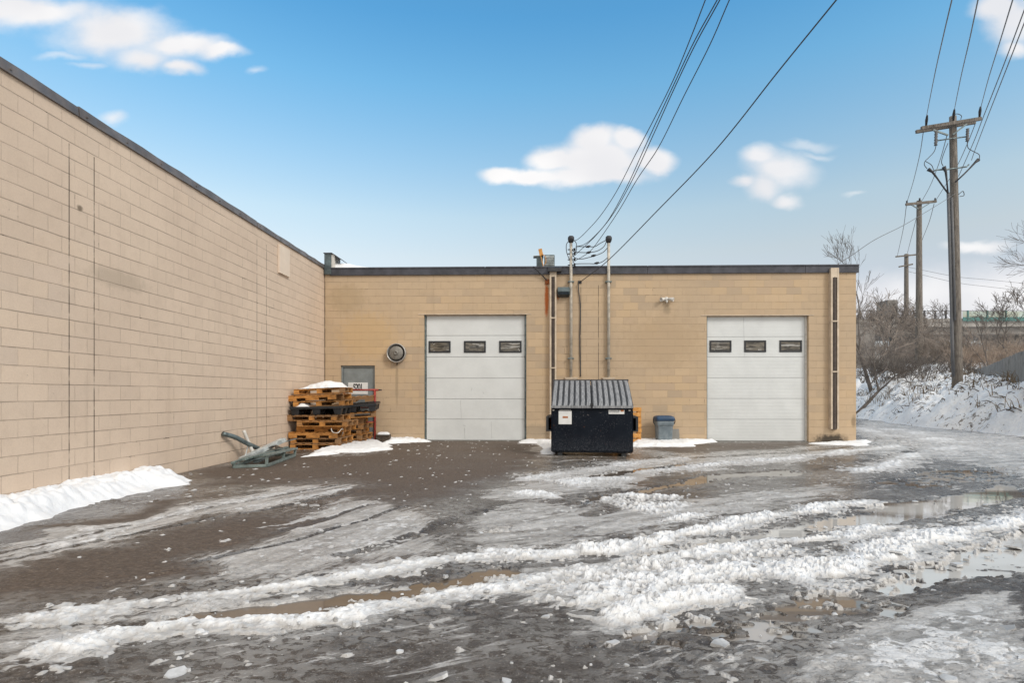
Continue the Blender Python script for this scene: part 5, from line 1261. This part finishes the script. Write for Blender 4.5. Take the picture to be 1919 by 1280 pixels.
for a_, b_ in ((1800, 1811), (1811, 1847), (1847, 1882), (1882, 1918), (1918, 1953), (1953, 1990)):
    m = MB(); m.box(bp(a_, 0).x+.08, bp(b_, 0).x-.08, YBR-.24, YBR-.20, bp(a_, 597).z, bp(a_, 584).z); m.build('screen', M['teal_pale'], t, world=True)
    m = MB(); m.box(bp(a_, 0).x+.08, bp(b_, 0).x-.08, YBR-.27, YBR-.245, bp(a_, 602).z, bp(a_, 595).z); m.build('screen', M['teal'], t, world=True)
t = thing('picket_fence', 'low pale picket fence half buried in brush under the bridge', 'fence', (34, 48, 3))
m = MB()
for i in range(44):
    p = at(1742+i*2.9, 654+1.2*math.sin(i*1.7), 48+.05*i); m.beam(p, p-Vector((.05*math.sin(i*2.2), 0, .75+.2*math.sin(i*3.1))), .05, .03, (0, 1, 0))
m.build('pickets', M['white_plastic'], t, world=True)
m = MB(); m.beam(at(1742, 657, 48), at(1868, 657, 50.2), .05, .08); m.build('rail', M['white_plastic'], t, world=True)
t = thing('board_fence', 'grey weathered board fence on top of the embankment at right', 'fence', (22, 28, 1.5))
fa, fb = Vector((14.2, 14.7)), Vector((27.0, 35.5)); n = 110; rnd = random.Random(2)
fdir = (fb-fa).normalized(); L = (fb-fa).length
m = MB()
for i in range(n):
    p = fa+fdir*(L*i/n); q = fa+fdir*(L*(i+.93)/n); zt = 2.92+rnd.uniform(-.03, .03)+.1*math.sin(i*.05)
    if p.x < 16.4: continue
    m.beam((p.x, p.y, (zt+1.0)/2), (q.x, q.y, (zt+1.0)/2+rnd.uniform(-.005, .005)), .022, zt-1.0)
m.build('boards', M['fence'], t, world=True)
m = MB()
for z in (1.6, 2.6): m.beam((fa.x+1.6, fa.y+2.2+.06, z), (fb.x, fb.y+.06, z), .05, .09)
m.build('rail', M['fence'], t, world=True)

# ------------------------------------------------------------------ bare trees and brush
def grow(m, p, d, L, r, depth, rn, spread=.55, kids=(2, 3), taper=.62, grav=0.03, seg=4, nside=5, minr=.006):
    pts = [p.copy()]; rads = [r]
    for k in range(seg):
        d = (d+Vector((rn.gauss(0, .16), rn.gauss(0, .16), rn.gauss(0, .10)+grav))).normalized()
        p = p+d*(L/seg); pts.append(p.copy()); rads.append(max(r*(1-(1-taper)*(k+1)/seg), minr))
    m.tube(pts, rads, nside if r > .03 else 3, False)
    if depth <= 0: return
    for k in range(rn.randint(*kids)+1):
        f = rn.uniform(.35, 1) if k else 1.0; i = min(seg, max(1, int(f*seg+.5)))
        ax = Vector((rn.gauss(0, 1), rn.gauss(0, 1), rn.gauss(0, .6))); ax = (ax-d*ax.dot(d))
        if ax.length < .01: continue
        ax.normalize(); nd = (d*math.cos(spread*rn.uniform(.5, 1.3))+ax*math.sin(spread*rn.uniform(.5, 1.3))).normalized()
        grow(m, pts[i], nd, L*rn.uniform(.58, .8), max(rads[i]*rn.uniform(.55, .8), minr), depth-1, rn, spread, kids, taper, grav, max(2, seg-1), nside, minr)
def tree(name, label, base, height, r, depth, seed, lean=(0, 0), spread=.55, mat='bark', group='bare trees beyond the yard', stems=1, kids=(2, 3), minr=.008, grav=.03):
    rn = random.Random(seed); t = thing(name, label, 'tree', base, group=group)
    tm, cmn = MB(), MB()
    for s in range(stems):
        d = Vector((lean[0]+rn.gauss(0, .12 if stems == 1 else .28), lean[1]+rn.gauss(0, .12 if stems == 1 else .28), 1)).normalized()
        p = Vector((rn.gauss(0, .05*stems), rn.gauss(0, .05*stems), -.2)); pts = [p.copy()]; Lt = height*.34
        for k in range(5):
            d = (d+Vector((rn.gauss(0, .07), rn.gauss(0, .07), 0))).normalized(); p = p+d*Lt/5; pts.append(p.copy())
        rs = r*(1 if stems == 1 else rn.uniform(.5, .9))
        tm.tube(pts, [rs*(1.25-.5*k/5) for k in range(6)], 8)
        for k in range(3 if stems == 1 else 2):
            a = rn.uniform(0, 6.28); nd = (d+Vector((math.cos(a), math.sin(a), 0))*spread*rn.uniform(.6, 1.1)).normalized()
            grow(cmn, pts[-1 if k < 2 else -2], nd, height*.28*rn.uniform(.8, 1.1), rs*.62, depth, rn, spread, kids, .62, grav, 4, 5, minr)
    tm.build('trunk', M[mat], t, True); cmn.build('crown', M[mat], t, True)
    return t
def gz(x, y_base, t_):
    p = at(x, y_base, t_); return (p.x, p.y, p.z)
tree('bare_tree', 'slender bare tree rising right beside the corner of the tan building', gz(1632, 730, 36), 8.2, .10, 5, 11, (-.02, 0), .27, 'bark', minr=.007, grav=.08, kids=(1, 3))
tree('bare_tree', 'dark crooked bare tree with drooping limbs just beyond the building corner', gz(1604, 770, 33), 5.0, .12, 4, 23, (.25, 0), .75, 'bark', minr=.007, grav=-.01, stems=2)
tree('bare_tree', 'spreading bare tree behind the middle utility pole', gz(1745, 690, 50), 6.6, .12, 4, 37, (0, 0), .6, 'bark', minr=.012, stems=2)
tree('bare_tree', 'bare tree standing left of the middle utility pole before the bridge', gz(1676, 690, 50), 6.5, .13, 4, 41, (0, 0), .62, 'bark', minr=.013, stems=2)
tree('bare_tree', 'thin leaning bare sapling in front of the bridge at right', gz(1862, 700, 36), 5.0, .05, 3, 53, (-.30, 0), .4, 'bark', minr=.008, stems=2)
tree('bare_tree', 'bushy bare tree above the board fence at the right edge', gz(1905, 690, 38), 5.6, .08, 4, 61, (0, 0), .55, 'bark', minr=.010, stems=3)
tree('bare_tree', 'tall bare tree mostly outside the frame, its twigs entering at the right edge', gz(2120, 720, 24), 11.0, .14, 5, 77, (-.05, 0), .5, 'bark', minr=.006)
for (px_, pb_, tt_, hh_, sd__, lb_) in ((1622, 700, 44, 6.2, 101, 'twiggy bare tree close to the building corner under the roof line'), (1652, 698, 47, 6.6, 103, 'forked bare tree between the building corner and the far pole'), (1708, 697, 52, 6.4, 107, 'rounded bare tree just left of the middle pole shaft'), (1772, 696, 54, 5.8, 109, 'bare tree with fine twigs just left of the near pole'), (1830, 698, 50, 4.6, 113, 'short bare tree in front of the bridge right of the near pole')):
    tree('bare_tree', lb_, gz(px_, pb_, tt_), hh_, .10, 4, sd__, (0, 0), .58, 'twig', minr=.011, stems=2)
def thicket(name, label, spots, mat, seed, hh=(1.6, 3.4), depth=3):
    rn = random.Random(seed); m = MB()
    for (x, y, t_) in spots:
        b = Vector(gz(x, y, t_)); b.z -= .3
        for s in range(rn.randint(4, 6)):
            d = Vector((rn.gauss(0, .38), rn.gauss(0, .3), 1)).normalized(); h = rn.uniform(*hh)
            grow(m, b+Vector((rn.gauss(0, .3), rn.gauss(0, .3), 0)), d, h*.45, .028, depth, rn, .5, (2, 3), .6, .02, 3, 4, .008)
    return tag(m.build(name, M[mat], None, True), label, 'brush', None, 'stuff')
rn = random.Random(9)
thicket('brush', 'dense grey brown leafless brush filling the slope below the bridge', [(rn.uniform(1615, 1925), rn.uniform(672, 698), rn.uniform(42, 56)) for _ in range(60)], 'twig', 5, (1.5, 2.9))
thicket('brush', 'tan reddish leafless brush behind the board fence', [(rn.uniform(1795, 1950), rn.uniform(690, 705), rn.uniform(34, 46)) for _ in range(28)], 'twig_tan', 6, (1.3, 2.3))
thicket('brush', 'low dark brush at the foot of the middle pole', [(rn.uniform(1620, 1800), rn.uniform(700, 712), rn.uniform(33, 42)) for _ in range(26)], 'bark', 7, (.8, 1.8))
# dry grass and dead stalks on the bank
m = MB(); m2 = MB(); rn = random.Random(12)
for k in range(300):
    y = rn.uniform(16, 38); tx_ = float(np.interp(y, [p[1] for p in TOE], [p[0] for p in TOE])); x = tx_+.6+rn.random()**1.3*9
    if x/y < .55: continue
    z = bank_z(x, y); clump = math.sin(x*1.7)+math.sin(y*1.1+x*.6)
    if clump < -.3 and rn.random() < .8: continue
    for s in range(rn.randint(4, 9)):
        h = rn.uniform(.15, .55); a = rn.uniform(0, 6.28); l = rn.uniform(.05, .9)*h
        p = Vector((x+rn.gauss(0, .12), y+rn.gauss(0, .12), z-.05)); m.tube([p, p+Vector((.4*l*math.cos(a), .4*l*math.sin(a), h*.7)), p+Vector((l*math.cos(a), l*math.sin(a), h))], [.012, .009, .005], 3, False)
for k in range(1100):
    y = rn.uniform(17, 38); tx_ = float(np.interp(y, [p[1] for p in TOE], [p[0] for p in TOE])); x = tx_+.3+rn.random()*7.5
    if x/y < .55: continue
    cl = vn(np.array([x*.9]), np.array([y*.9]), 3)[0]
    if cl < .45: continue
    z = bank_z(x, y); a = rn.uniform(0, 6.28); l = rn.uniform(.10, .45); p = Vector((x, y, z+.02))
    m2.tube([p, p+Vector((l*math.cos(a)*.5, l*math.sin(a)*.5, rn.uniform(0, .12))), p+Vector((l*math.cos(a), l*math.sin(a), rn.uniform(-.1, .12)))], [.022, .018, .008], 3, False)
tag(m.build('dry_grass', M['dry_grass']), 'tufts of dry grass and weeds standing out of the snowy embankment', 'grass', None, 'stuff')
tag(m2.build('dead_twigs', M['leaf_litter']), 'dark dead twigs and debris strewn over the snowy embankment', 'twigs', None, 'stuff')
